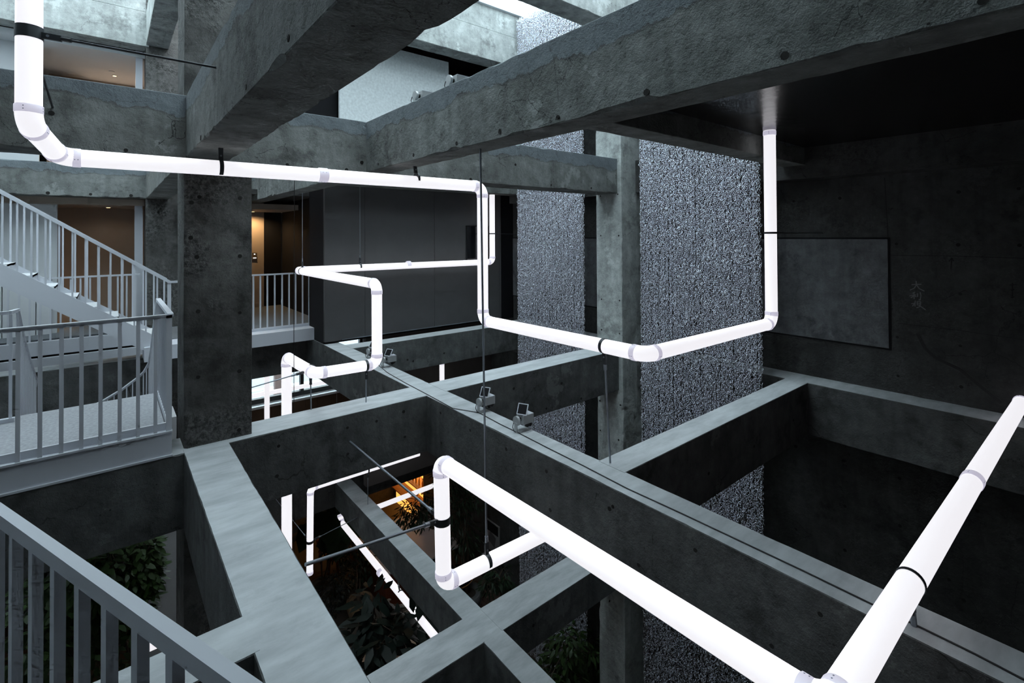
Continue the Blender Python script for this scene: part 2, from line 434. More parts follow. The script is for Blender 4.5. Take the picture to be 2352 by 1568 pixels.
tie_holes(a3, 'y', 5.505, [(289, 345), (118, 260), (660, 378), (796, 390), (831, 373), (1081, 412), (1358, 432), (1266, 425), (1184, 378)])
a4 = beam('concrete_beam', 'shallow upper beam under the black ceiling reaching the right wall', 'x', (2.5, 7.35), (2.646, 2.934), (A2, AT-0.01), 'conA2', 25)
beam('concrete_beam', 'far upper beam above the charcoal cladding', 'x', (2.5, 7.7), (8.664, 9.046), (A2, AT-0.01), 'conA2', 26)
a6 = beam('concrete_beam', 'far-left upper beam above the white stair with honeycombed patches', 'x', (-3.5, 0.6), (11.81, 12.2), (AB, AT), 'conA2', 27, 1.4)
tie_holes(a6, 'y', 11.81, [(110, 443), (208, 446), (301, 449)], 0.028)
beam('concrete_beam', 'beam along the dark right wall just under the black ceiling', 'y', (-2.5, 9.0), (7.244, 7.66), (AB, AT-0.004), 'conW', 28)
# roof level
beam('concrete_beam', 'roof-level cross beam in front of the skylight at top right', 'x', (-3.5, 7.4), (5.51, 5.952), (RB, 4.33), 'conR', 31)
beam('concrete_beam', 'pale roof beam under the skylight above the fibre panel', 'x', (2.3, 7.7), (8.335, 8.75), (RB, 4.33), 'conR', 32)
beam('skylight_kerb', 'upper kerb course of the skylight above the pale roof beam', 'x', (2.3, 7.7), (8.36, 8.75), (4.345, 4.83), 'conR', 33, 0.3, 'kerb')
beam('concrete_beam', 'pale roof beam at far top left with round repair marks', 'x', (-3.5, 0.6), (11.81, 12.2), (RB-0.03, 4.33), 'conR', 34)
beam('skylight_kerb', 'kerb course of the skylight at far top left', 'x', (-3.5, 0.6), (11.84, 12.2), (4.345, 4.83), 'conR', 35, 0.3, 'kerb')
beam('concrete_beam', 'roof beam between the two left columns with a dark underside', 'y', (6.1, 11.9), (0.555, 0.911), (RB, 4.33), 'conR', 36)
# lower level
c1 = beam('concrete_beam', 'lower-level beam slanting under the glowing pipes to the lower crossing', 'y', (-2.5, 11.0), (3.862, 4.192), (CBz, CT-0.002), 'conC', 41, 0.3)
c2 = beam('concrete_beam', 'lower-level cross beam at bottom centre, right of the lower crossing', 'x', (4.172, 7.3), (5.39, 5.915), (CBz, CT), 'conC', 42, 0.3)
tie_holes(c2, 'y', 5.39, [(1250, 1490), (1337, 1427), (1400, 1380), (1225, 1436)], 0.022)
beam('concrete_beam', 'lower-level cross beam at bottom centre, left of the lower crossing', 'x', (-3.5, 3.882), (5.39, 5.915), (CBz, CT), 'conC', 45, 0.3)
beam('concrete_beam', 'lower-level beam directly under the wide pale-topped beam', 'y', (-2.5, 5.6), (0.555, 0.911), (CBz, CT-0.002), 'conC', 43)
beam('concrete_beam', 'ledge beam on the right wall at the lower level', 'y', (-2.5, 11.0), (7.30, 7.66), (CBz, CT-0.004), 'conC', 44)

# shell
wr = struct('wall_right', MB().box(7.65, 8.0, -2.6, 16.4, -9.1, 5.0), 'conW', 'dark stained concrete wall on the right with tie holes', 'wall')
tie_holes(wr, 'x', 7.65, [(2047, 326), (2195, 362), (2055, 384), (2202, 441), (2340, 433), (2201, 562), (2342, 563), (2059, 560), (2206, 675), (2061, 774), (2206, 794), (2063, 863), (2208, 888), (1929, 455), (1823, 462), (1826, 820)], 0.02)
tie_holes(wr, 'x', 7.65, [(1828, 1025), (1938, 1058), (2066, 1098), (1829, 1215), (1941, 1162), (1941, 1263), (2067, 1207), (2245, 1173), (2180, 1330), (2214, 1378)], 0.022)
def wall_strokes(parent, pix, mat, name, w=0.011):
    for pl in pix:
        mb = MB()
        for (a, b) in zip(pl[:-1], pl[1:]):
            A, B = on_x(*a, 7.648), on_x(*b, 7.648)
            mb.bar(A, B, 0.003, w, (1, 0, 0) if False else (0, 0, 1)) if abs((B-A).z) < 0.4*abs((B-A).y) else mb.obox((A+B)/2, (B-A)/2, (0.0015, 0, 0), Vector((1, 0, 0)).cross((B-A).normalized())*(w/2))
        mb.build(name, mat, parent)
def zz(x, y): return (1950+x*402/2251, 620+y*280/1568)
strokes = [[(805, 188), (930, 182)], [(862, 140), (868, 190), (838, 235), (783, 258)], [(868, 190), (905, 240), (970, 272)],
           [(850, 282), (815, 300)], [(778, 333), (862, 318)], [(836, 295), (838, 372)], [(836, 330), (795, 358)], [(842, 328), (866, 345)], [(880, 300), (882, 345)], [(915, 285), (925, 330), (915, 388), (895, 380)],
           [(800, 435), (850, 425)], [(852, 392), (848, 468)], [(846, 430), (815, 465)], [(876, 405), (922, 405), (918, 450), (878, 450), (876, 405)], [(880, 428), (918, 428)], [(868, 486), (918, 466)], [(905, 455), (985, 512)]]
wall_strokes(wr, [[zz(*p) for p in s] for s in strokes], 'chalk', 'chalk_character', 0.010)
wall_strokes(wr, [[zz(*p) for p in s] for s in [[(2066, 190), (2165, 190)], [(2103, 165), (2103, 350)], [(2080, 245), (2103, 268), (2125, 240)], [(2080, 345), (2103, 360), (2125, 342)]]], 'crayon', 'crayon_mark', 0.010)
wall_strokes(wr, [[(2032, 408), (2040, 548)], [(2047, 586), (2200, 588), (2352, 593)], [(2062, 742), (2200, 758), (2352, 780)], [(1786, 414), (2040, 398), (2352, 371)]], 'crayon', 'formwork_seam', 0.007)
wall_strokes(wr, [[(2107, 765), (2125, 800), (2150, 822), (2205, 848), (2250, 885), (2300, 925)]], plain('damp_stain', (0.025, 0.025, 0.025), 0.9), 'damp_stain', 0.035)
wall_strokes(wr, [[(2184, 618), (2186, 592), (2180, 600)], [(2186, 592), (2191, 600)]], 'crayon', 'crayon_mark', 0.010)
for (y0, y1, lab) in ((1.84, 4.9, 'smooth plaster infill panel on the dark right wall beside the tall light pipe'), (6.15, 9.95, 'smooth plaster infill panel behind the far chain curtain')):
    r_ = root('plaster_panel', (7.65, (y0+y1)/2, -1.457), lab, 'panel')
    MB().box(7.632, 7.651, y0, y1, -1.457, -0.075).build('panel_face', 'plaster', r_)
    jt = MB(); jt.box(7.640, 7.651, y0-0.022, y1+0.022, -1.479, -1.457); jt.box(7.640, 7.651, y0-0.022, y1+0.022, -0.075, -0.053); jt.box(7.640, 7.651, y0-0.022, y0, -1.457, -0.075)
    jt.build('shadow_joint', 'black', r_)
struct('wall_left', MB().box(-3.9, -3.5, -2.6, 16.4, -9.1, 5.0), 'whitewall', 'white wall beyond the stair on the left', 'wall')
struct('wall_near', MB().box(-3.9, 8.0, -2.9, -2.5, -9.1, 5.0), 'conW', 'concrete wall behind the viewer', 'wall')
struct('ceiling', MB().box(2.58, 7.3, -2.5, 2.66, 1.158, 1.32), 'blackceil', 'glossy black painted ceiling at upper right', 'ceiling')
struct('roof_slab', MB().box(2.6, 7.7, 8.75, 16.4, 4.30, 4.6), 'black', 'roof slab over the rear rooms', 'roof')
struct('roof_slab', MB().box(-3.5, 2.6, 12.2, 16.4, 4.30, 4.6), 'black', 'roof slab over the rear corridor rooms', 'roof')
struct('roof_slab', MB().box(-3.5, 2.59, -2.5, 1.0, 4.30, 4.6), 'black', 'roof slab over the near landing', 'roof')
struct('roof_slab', MB().box(-3.5, -0.25, 1.0, 5.5, 4.30, 4.6), 'black', 'unseen roof slab added to dim the stair landing on the left', 'roof')  # unseen slab added to cut the skylight on the left side
struct('roof_slab', MB().box(2.59, 7.7, -2.5, 2.93, 4.30, 4.6), 'black', 'roof slab above the black ceiling', 'roof')

# skylight: white frame bars and panes
sk = root('window_1', (3.0, 5.0, 4.83), 'white-framed skylight over the atrium', 'skylight', kind='structure')
for x in (-3.4, -1.4, 0.6, 2.45, 4.1, 5.75, 7.35):
    MB().box(x-0.05, x+0.05, 2.9 if x > 2.5 else -2.5, 8.5 if x > 0.7 else 12.0, 4.86, 4.99).build('frame_bar', 'frame', sk)
for y in (-2.4, 0.3, 2.95, 5.7, 7.2, 8.35, 10.2, 11.95):
    x1_ = 7.6 if 2.9 < y < 8.5 else (2.5 if y < 2.9 else 0.7)
    MB().box(-3.5, x1_, y-0.05, y+0.05, 4.84, 4.97).build('frame_bar', 'frame', sk)
MB().box(-3.5, 2.5, -2.5, 2.9, 5.0, 5.012).build('pane', 'glass', sk)
MB().box(-3.5, 7.7, 2.9, 8.5, 5.0, 5.012).build('pane', 'glass', sk)
MB().box(-3.5, 0.7, 8.5, 12.1, 5.0, 5.012).build('pane', 'glass', sk)

# ------------------------------------------------------------------ rear rooms
# charcoal clad block at the middle level
blk = root('cladding_block', (5.1, 9.3, -2.0), 'charcoal clad guest room block with thin panel joints', 'wall')
for (x0, x1) in ((3.09, 3.86), (3.866, 5.408), (5.414, 7.16)):
    MB().box(x0, x1, 9.30, 9.36, -1.96, 0.95).build('cladding_panel', 'darkpanel', blk)
MB().box(3.10, 7.64, 9.36, 9.40, -2.0, 1.1).build('backing', 'black', blk)
MB().box(3.09, 3.14, 9.361, 10.15, -2.0, 1.1).build('side_panel', 'black', blk)
MB().box(3.45, 3.50, 10.15, 13.6, -2.0, 1.1).build('side_panel', 'black', blk)
MB().box(3.09, 3.50, 10.151, 10.20, -2.0, 1.1).build('side_panel', 'black', blk)
MB().box(7.165, 7.22, 9.30, 9.36, -2.0, 0.95).build('edge_trim', 'darkpanel', blk)
wn = MB().box(6.243, 6.85, 9.285, 9.305, -0.58, 0.205).build('window', 'glassblk', blk)
fr = MB(); fr.box(6.22, 6.243, 9.28, 9.305, -0.60, 0.225); fr.box(6.22, 6.87, 9.28, 9.305, 0.205, 0.225); fr.box(6.22, 6.87, 9.28, 9.305, -0.60, -0.58)
fr.build('window_frame', 'black', wn)
MB().box(3.40, 7.1, 9.275, 9.298, -1.955, -1.94).build('drip_strip', 'rod', blk)
MB().box(3.40, 7.2, 9.05, 9.295, -2.30, -2.06).build('gutter', 'black', blk)
struct('wall_back_mid', MB().box(4.3, 7.65, 10.3, 10.45, -5.4, -1.95), plain('brown_grey_concrete', (0.10, 0.088, 0.083), 0.85, var=0.25, vscale=3), 'brownish concrete wall under the charcoal cladding', 'wall')
# pale fibre panel block at the upper level
pb = root('fibre_panel_block', (4.5, 9.0, 1.33), 'bright mottled fibre panel wall under the skylight', 'wall')
MB().box(3.29, 5.63, 9.05, 9.12, 1.33, 3.72).build('fibre_panel', 'palepanel', pb)
MB().box(2.60, 7.64, 10.9, 11.0, 1.33, 4.3).build('recess_wall', 'black', pb)
MB().box(5.60, 7.64, 9.0, 10.9, 1.2, 1.34).build('recess_floor', 'black', pb)
MB().box(2.60, 3.28, 9.2, 9.25, 1.33, 4.3).build('dark_return', 'black', pb)
# gallery floor slabs, middle level
struct('floor_gallery', MB().box(0.7, 3.6, 10.42, 14.0, -1.90, -1.76), 'darkcarpet', 'blue-grey carpet of the far gallery', 'floor')
struct('floor_gallery', MB().box(-3.5, 0.7, 11.87, 14.0, -1.90, -1.76), 'darkcarpet', 'brownish carpet of the left gallery behind the stair', 'floor')
wb = struct('wall_back', MB().box(-3.5, 3.05, 13.72, 13.9, -1.76, 0.9), 'beige', 'beige corridor wall behind the far gallery', 'wall')
MB().box(2.36, 3.02, 13.70, 13.72, -1.76, -1.66).build('skirting', 'beige', wb)
struct('door_1', MB().box(3.02, 3.46, 13.74, 13.85, -1.76, 0.9), 'black', 'dark doorway at the end of the far gallery', 'door')
struct('ceiling_gallery', MB().box(-3.5, 7.6, 12.2, 14.0, 0.62, 0.74), 'beige', 'corridor ceiling of the left gallery', 'ceiling')
struct('ceiling_gallery', MB().box(1.13, 3.6, 10.9, 13.9, 0.85, 0.95), 'conW', 'dark ceiling of the far gallery', 'ceiling')
# switch plate
sw = root('switch_plate', (2.829, 13.70, -0.55), 'small dark switch plate with a white light on the beige corridor wall', 'switch')
MB().box(2.775, 2.885, 13.695, 13.72, -0.57, -0.40).build('plate', plain('plate_brown', (0.10, 0.085, 0.07), 0.5), sw)
MB().tube([(2.83, 13.697, -0.435), (2.83, 13.690, -0.435)], 0.012, 8).build('indicator', 'led', sw)
MB().box(2.80, 2.865, 13.690, 13.696, -0.535, -0.525).build('print_line', 'led', sw)
# left room, middle level: white wall, boards and warm return
wl = struct('wall_back_left', MB().box(-3.5, -0.73, 12.5, 12.6, -1.76, 0.7), 'whitewall', 'white partition behind the stair at the far left', 'wall')
for i in range(9):
    x = -0.80-i*0.215
    MB().box(x-0.20, x, 12.44, 12.49, -1.76, 0.7 if False else -0.72).build('white_board', 'whitewall', wl)
struct('trim_1', MB().box(0.40, 0.53, 12.25, 12.35, -1.76, 0.70), 'white', 'white door jamb beside the far column, lower floor', 'trim')
# left room, upper level
struct('floor_upper', MB().box(-3.5, 0.6, 12.2, 15.9, 1.20, 1.322), 'darkcarpet', 'upper room floor at the far left', 'floor')
wu = struct('wall_back_upper', MB().box(-1.0, 2.4, 14.6, 14.7, 1.32, 3.7), 'beige', 'beige upper room wall at the far left', 'wall')
MB().box(-1.0, -0.45, 14.2, 14.6, 1.32, 3.35).build('cupboard_front', 'beige', wu)
struct('wall_side_upper', MB().box(-3.5, -0.99, 12.6, 12.7, 1.32, 3.7), 'whitewall', 'white upper room partition behind the tall light pipe', 'wall')
ceu = struct('ceiling_upper', MB().box(-3.5, 2.4, 12.2, 15.9, 3.55, 3.66), 'whitewall', 'upper room ceiling at the far left', 'ceiling')
MB().tube([(0.05, 13.6, 3.551), (0.05, 13.6, 3.540)], 0.05, 16).build('smoke_detector', 'whitewall', ceu)
struct('trim_2', MB().box(0.41, 0.52, 12.25, 12.35, 1.32, 3.70), 'white', 'white door jamb beside the far column, upper floor', 'trim')
struct('wall_divider', MB().box(0.9, 1.05, 12.4, 15.9, -1.76, 4.3), 'beige', 'dividing wall behind the far column', 'wall')
# warm corridor lamps, and downlights added to brighten the left rooms
def lamp(name, loc, power, c, size=0.08, rot=None, spot=None):
    l = bpy.data.lights.new(name, 'SPOT' if spot else 'POINT'); l.energy = power; l.color = c; l.shadow_soft_size = size
    if spot: l.spot_size = spot; l.spot_blend = 0.6
    o = bpy.data.objects.new(name, l); o.location = Vector(loc)+Vector((0, 0, H)); col.objects.link(o)
    return o
def downlight(label, x, y, z, power, c=(1.0, 0.62, 0.28)):
    r_ = root('downlight', (x, y, z), label, 'lamp')
    MB().lathe((x, y, z-0.012), [(0.045, 0), (0.05, 0.012)], 14).build('trim_ring', 'whitewall', r_)
    MB().lathe((x, y, z-0.014), [(0.032, 0), (0.032, 0.003)], 14).build('lens', 'ambercore', r_)
    o = lamp('downlight_lamp', (x, y, z-0.03), power, c, 0.03, None, math.radians(160)); o.parent = r_; o.location = (0, 0, -0.03)
downlight('corridor downlight grazing the beige wall beside the switch plate', 2.72, 13.35, 0.62, 60)
ws_ = root('wall_lamp', (-0.86, 12.72, -1.76), 'amber strip lamp standing behind the white partition of the left gallery', 'lamp')
MB().box(-0.88, -0.84, 12.70, 12.74, -1.70, -0.5).build('strip', 'amber', ws_)
MB().box(-0.91, -0.81, 12.67, 12.77, -1.76, -1.70).build('base', 'darkframe', ws_)
o_ = lamp('wall_lamp_light', (0, 0, 0), 2.2, (1.0, 0.66, 0.34), 0.1); o_.parent = ws_; o_.location = (0.06, 0.12, 0.35)
downlight('added downlight brightening the left gallery behind the stair', 0.0, 13.0, 0.62, 4, (1.0, 0.85, 0.70))  # added fill for the beige wall, no fixture seen there
downlight('added downlight brightening the upper room at far left', 0.1, 13.9, 3.55, 160, (1.0, 0.84, 0.68))  # made-up ceiling lamp that lifts the dark upper room

# ------------------------------------------------------------------ chain curtains
def chain_curtain(name, label, x, y0, y1, z0, z1, seed):
    rnd = random.Random(seed)
    vs_, rots = [], []
    sp = 0.034
    n = int((y1-y0)/sp)
    for layer in (0, 1):
        for j in range(n+layer):
            yb = y0+sp*(j+0.5-0.5*layer)+rnd.uniform(-0.004, 0.004)
            xb = x+0.022*layer+rnd.uniform(-0.006, 0.006)
            z = z1-rnd.uniform(0, 0.04); k = 0; ph = rnd.uniform(0, 6.28)
            while z > z0:
                vs_.append((xb+rnd.uniform(-0.012, 0.012), yb+rnd.uniform(-0.012, 0.012)+0.006*math.sin(z*0.9+ph), z+H))
                rots.append((math.pi/2+rnd.uniform(-0.7, 0.7), rnd.uniform(-0.8, 0.8), (k % 2)*math.pi/2+0.6+rnd.uniform(-0.7, 0.7)))
                z -= rnd.uniform(0.027, 0.037); k += 1
    me = bpy.data.meshes.new(name); me.from_pydata(vs_, [], [])
    at = me.attributes.new('rot', 'FLOAT_VECTOR', 'POINT')
    at.data.foreach_set('vector', [c for r_ in rots for c in r_])
    me.materials.append(M['chain'])
    o = bpy.data.objects.new(name, me); col.objects.link(o)
    tag(o, label, 'chain curtain', kind='stuff')
    ng = bpy.data.node_groups.get('chain_links')
    if ng is None:
        ng = bpy.data.node_groups.new('chain_links', 'GeometryNodeTree')
        ng.interface.new_socket('Geometry', in_out='INPUT', socket_type='NodeSocketGeometry')
        ng.interface.new_socket('Geometry', in_out='OUTPUT', socket_type='NodeSocketGeometry')
        N, L = ng.nodes, ng.links
        gi, go = N.new('NodeGroupInput'), N.new('NodeGroupOutput')
        c1_, c2_ = N.new('GeometryNodeCurvePrimitiveCircle'), N.new('GeometryNodeCurvePrimitiveCircle')
        c1_.inputs['Resolution'].default_value = 9; c1_.inputs['Radius'].default_value = 0.0155
        c2_.inputs['Resolution'].default_value = 4; c2_.inputs['Radius'].default_value = 0.0036
        tr = N.new('GeometryNodeTransform'); tr.inputs['Scale'].default_value = (0.8, 1.45, 1)
        cm = N.new('GeometryNodeCurveToMesh'); sm = N.new('GeometryNodeSetMaterial'); sm.inputs['Material'].default_value = M['chain']
        ip = N.new('GeometryNodeInstanceOnPoints'); na = N.new('GeometryNodeInputNamedAttribute'); na.data_type = 'FLOAT_VECTOR'; na.inputs['Name'].default_value = 'rot'
        L.new(c1_.outputs[0], tr.inputs['Geometry']); L.new(tr.outputs[0], cm.inputs['Curve']); L.new(c2_.outputs[0], cm.inputs['Profile Curve'])
        L.new(cm.outputs[0], sm.inputs['Geometry']); L.new(gi.outputs[0], ip.inputs['Points']); L.new(sm.outputs[0], ip.inputs['Instance'])
        L.new(na.outputs['Attribute'], ip.inputs['Rotation']); L.new(ip.outputs[0], go.inputs[0])
    md = o.modifiers.new('links', 'NODES'); md.node_group = ng
    return o
chain_curtain('chain_curtain', 'wide curtain of silver metal chain hanging right of the streaked column', 6.95, 3.135, 5.11, -8.9, 4.3, 1)
chain_curtain('chain_curtain', 'far curtain of silver metal chain hanging between skylight corner and streaked column', 6.95, 6.42, 8.37, -8.9, 4.75, 2)

# ------------------------------------------------------------------ glowing pipes
PR = 0.0625
def arc(p0, c, p1, er, n=7):
    """points of a bend at corner c between directions to p0 and p1"""
    c, d0, d1 = V3(c), (V3(p0)-V3(c)).normalized(), (V3(p1)-V3(c)).normalized()
    ang = d0.angle(d1)
    t = er/math.tan(ang/2)
    a, b = c+d0*t, c+d1*t
    bis = (d0+d1).normalized(); ctr = c+bis*(er/math.sin(ang/2))
    va, vb = a-ctr, b-ctr
    tot = va.angle(vb); axis = va.cross(vb).normalized()
    return [ctr+Matrix.Rotation(tot*i/n, 3, axis) @ va for i in range(n+1)]

def coupling(p, d, r, w=0.075, parent=None):
    p, d = V3(p), V3(d).normalized()
    mb = MB(); mb.tube([p-d*w/2, p-d*w*0.42, p+d*w*0.42, p+d*w/2], r*1.08, 24, True, [r*1.03, r*1.085, r*1.085, r*1.03])
    o = mb.build('coupling', 'coupling', parent)
    s = d.orthogonal().normalized(); t = d.cross(s)
    sc = MB()
    for k in range(4):
        q = (s*math.cos(k*math.pi/2+0.5)+t*math.sin(k*math.pi/2+0.5))
        for e in (-0.18, 0.18):
            sc.tube([p+d*w*e+q*r*1.07, p+d*w*e+q*r*1.10], 0.0035, 6)
    sc.build('screw', 'rod', o)['kind'] = 'stuff'
    return o

def pipe(label, pts, r=PR, ends=(True, True), er=0.10, couplings=(), group=None):
    pts = [V3(p) for p in pts]
    rt_ = root('light_pipe', pts[0], label, 'light pipe', group)
    cur = pts[0]
    for i in range(1, len(pts)):
        if i < len(pts)-1:
            bend = arc(pts[i-1], pts[i], pts[i+1], er)
            MB().tube([cur, bend[0]], r, 28, False).build('tube', 'tube', rt_)
            eb = MB(); eb.tube(bend, r*1.045, 28, False); el = eb.build('elbow', 'tube', rt_)
            coupling(bend[0], pts[i]-pts[i-1], r, 0.05, rt_); coupling(bend[-1], pts[i+1]-pts[i], r, 0.05, rt_)
            cur = bend[-1]
        else:
            MB().tube([cur, pts[i]], r, 28, True).build('tube', 'tube', rt_)
    d0, d1 = pts[1]-pts[0], pts[-1]-pts[-2]
    if ends[0]: coupling(pts[0]+d0.normalized()*0.03, d0, r, 0.05, rt_)
    if ends[1]: coupling(pts[-1]-d1.normalized()*0.03, d1, r, 0.05, rt_)
    for (p, d) in couplings: coupling(p, d, r, 0.085, rt_)
    return rt_

def clamp(rt_, p, d, rods, r=PR, w=0.045, rr=0.007, mat='clamp', rmat='rod'):
    """strap round the tube at p (axis d) with rods to fixing points; rods: list of end points"""
    p, d = V3(p), V3(d).normalized()
    mb = MB(); mb.tube([p-d*w/2, p+d*w/2], r*1.06, 28, True)
    c_ = mb.build('clamp', mat, rt_)
    for e in rods:
        e = V3(e); q = (e-p).normalized()
        b = MB(); s0 = p+q*r*1.02
        side = d if abs(q.dot(d)) < 0.9 else d.orthogonal()
        b.bar(s0, s0+q*0.10, 0.022, 0.034, side)
        b.build('bracket', mat, c_)
        MB().tube([s0+q*0.035-q.cross(side).normalized()*0.016, s0+q*0.035+q.cross(side).normalized()*0.016], 0.008, 8).build('bolt', 'rod', c_)
        ro = MB(); ro.tube([s0+q*0.09, e], rr, 8); 
        if (e-s0).length > 0.5: ro.tube([s0+q*0.10, s0+q*0.15], rr*1.7, 8)
        ro.build('rod', rmat, c_)
    return c_

# pipe 1: upper front run
q5 = on_y(137, 360, 4.738)
dv = ray(66, 284); dv = dv*3.01
q7 = ray(68, -60)*3.01; q7 = Vector((dv.x, dv.y, q7.z))
P1 = [(5.728, 2.455, 1.158), (5.728, 2.455, -0.998), (3.405, 2.455, -0.985), (3.405, 4.738, -0.998), (3.405, 4.738, 0.576), q5, dv, (dv.x, dv.y, 1.75)]
p1 = pipe('glowing white pipe that drops at top left, crosses overhead and rises to the black ceiling', P1, ends=(True, False), er=0.11,
          couplings=[(on_y(741, 402, 4.738), (1, 0, 0))])
clamp(p1, on_y(507, 385, 4.738), (1, 0, 0), [(on_y(507, 385, 4.738).x, 4.738, AB)], w=0.03)
clamp(p1, on_y(957, 411, 4.738), (1, 0, 0), [(on_y(957, 411, 4.738).x-0.02, 4.738, AB)], w=0.022)
vz = (ray(68, 75)*3.01).z
clamp(p1, (dv.x, dv.y, vz), (0, 0, 1), [(0.555, 3.80, 1.13), (-0.353, 5.505, 1.065)], w=0.075, rr=0.008, rmat='clamp')
cb = on_z(1402, 1062, BT)
clamp(p1, (3.405, 2.90, -0.985), (0, 1, 0), [(3.405, 2.84, BT)], w=0.03, rr=0.009)
clamp(p1, (5.728, 2.455, 0.012), (0, 0, 1), [(7.65, 2.58, 0.01)], w=0.022, rmat='clamp')
# pipe 2: middle run in front of the cladding
P2 = [(6.747, 9.014, 0.93), (6.747, 9.014, -0.60), (2.539, 9.014, -0.586), (2.539, 5.75, -0.586), (2.539, 5.75, -1.56), (1.80, 5.75, -1.545), (1.80, 6.886, -1.566), (1.80, 6.886, -6.2)]
p2 = pipe('glowing white pipe zigzagging from the charcoal cladding down past the rough column', P2, ends=(False, True), er=0.10, couplings=[(on_y(938, 607, 9.014), (1, 0, 0))])
clamp(p2, (2.539, 8.75, -0.586), (0, 1, 0), [(2.539, 8.75, AB)], w=0.03, rr=0.006)
clamp(p2, on_y(827, 612, 9.014), (1, 0, 0), [(on_y(827, 612, 9.014).x, 9.014, A2)], w=0.03, rr=0.006)
clamp(p2, (6.747, 9.014, 0.04), (0, 0, 1), [(7.65, 9.2, 0.03)], w=0.025, rmat='clamp')
clamp(p2, (2.40, 5.75, -1.557), (1, 0, 0), [(2.402, 5.76, BT)], w=0.03)
clamp(p2, (1.815, 5.95, -1.55), (0, 1, 0), [(1.815, 5.93, BT), (1.13, 5.90, -1.62)], w=0.03)
# pipe 3: lower front run
c_b = on_y(1019, 1340, 3.467); c_t = on_y(1013, 1060, 3.467)
e_r = Vector((5.6, 3.467, on_y(1262, 1232, 3.467).z))
c_n = on_x(1907, 1632, c_t.x)
c_e = on_x(2346, 922, 7.57)
P3 = [e_r, c_b, c_t, c_n, c_e]
p3 = pipe('large glowing white pipe rising at centre then running to the bottom right corner', P3, ends=(True, True), er=0.085,
          couplings=[(c_n.lerp(c_e, 0.50), c_e-c_n)])
cl = c_t.lerp(c_b, (1193-1060)/(1340-1060))
clamp(p3, cl, (0, 0, 1), [(2.105, 5.50, -2.308), (0.915, 3.10, -1.96)], w=0.06, rr=0.011)
rf = on_y(1118, 1288, 3.467)
clamp(p3, rf, (1, 0, 0), [(2.46, 3.45, AB)], w=0.03, rr=0.009)
cq = c_n.lerp(c_e, (3.16-c_n.x)/(c_e.x-c_n.x))
clamp(p3, cq, (1, 0, 0), [(cq.x+0.02, cq.y-0.01, BT)], w=0.022, rr=0.014)
# pipe 4: lower run behind
P4 = [(5.2, 9.633, -4.70), (2.935, 9.633, -4.703), (2.92, 9.633, -6.30)]
p4 = pipe('thinner glowing pipe under the front cross beam turning down behind it', P4, r=0.058, ends=(False, True))
clamp(p4, (4.054, 9.633, -4.70), (1, 0, 0), [(4.05, 9.633, CT)], w=0.03, r=0.058)
clamp(p4, (2.925, 9.633, -5.70), (0, 0, 1), [(3.862, 9.70, -5.62), (2.5, 10.98, -5.1)], w=0.05, r=0.058)
# pipe 5: far vertical by the street window
p5 = pipe('slender glowing pipe standing in front of the street window', [(3.16, 13.9, -2.2), (3.16, 13.9, -7.0)], r=0.062, ends=(False, False))
p5_refl = pipe('glowing tube standing in for a pipe reflection in the street window', [(2.2, 14.6, -4.22), (6.0, 14.6, -4.22)], r=0.058, ends=(True, True))  # reflection of a pipe in the glass, modelled as a glowing tube
for x in (2.9, 5.2): clamp(p5_refl, (x, 14.6, -4.22), (1, 0, 0), [(x, 14.6, -5.5)], w=0.03, r=0.058)  # supports added to carry the reflection tube
clamp(p5, (3.16, 13.9, -5.0), (0, 0, 1), [(3.16, 13.5, -5.5)], w=0.03)
# pipe 6: low slanting run above the plants
p6 = pipe('low glowing pipe slanting above the broad-leaved plant', [(4.364, 12.05, -6.75), (4.364, 11.95, -6.9), (4.364, 5.95, -6.9)], r=0.062, ends=(True, False), er=0.07, couplings=[(on_z(873, 1315, -6.9), (0, 1, 0))])
clamp(p6, (4.37, 8.85, -6.9), (0, 1, 0), [(4.17, 8.85, CBz)], w=0.03, mat='cable')
# pipe 7: behind the lower beam
p7 = pipe('low glowing pipe crossing in front of the amber shelf', [(4.6, 12.02, -6.9), (7.2, 12.06, -6.9)], r=0.06, ends=(False, True))
q8 = on_y(1015, 845, 8.85)
p8 = pipe('short piece of vertical glowing pipe seen under the far beam', [(q8.x, 8.85, BB+0.1), (q8.x, 8.85, -4.9)], r=0.05, ends=(True, False))
q9 = on_y(313, 1493, 6.3)
p9 = pipe('short glowing pipe end seen between the near railing bars', [(q9.x, 6.3, q9.z), (1.6, 6.3, q9.z)], r=0.06, ends=(True, True))
clamp(p9, (0.75, 6.3, q9.z), (1, 0, 0), [(0.75, 6.16, q9.z+0.2)], w=0.03)
# thin suspension cables
wr1 = on_y(675, 640, 5.99)
ro = MB(); ro.tube([(wr1.x, 5.962, 0.80), (wr1.x, 5.99, -0.5), (wr1.x, 6.0, -6.3)], 0.0035, 6)
tag(ro.build('suspension_cable', 'cable'), 'thin black cable hanging straight down beside the rough column', 'cable')

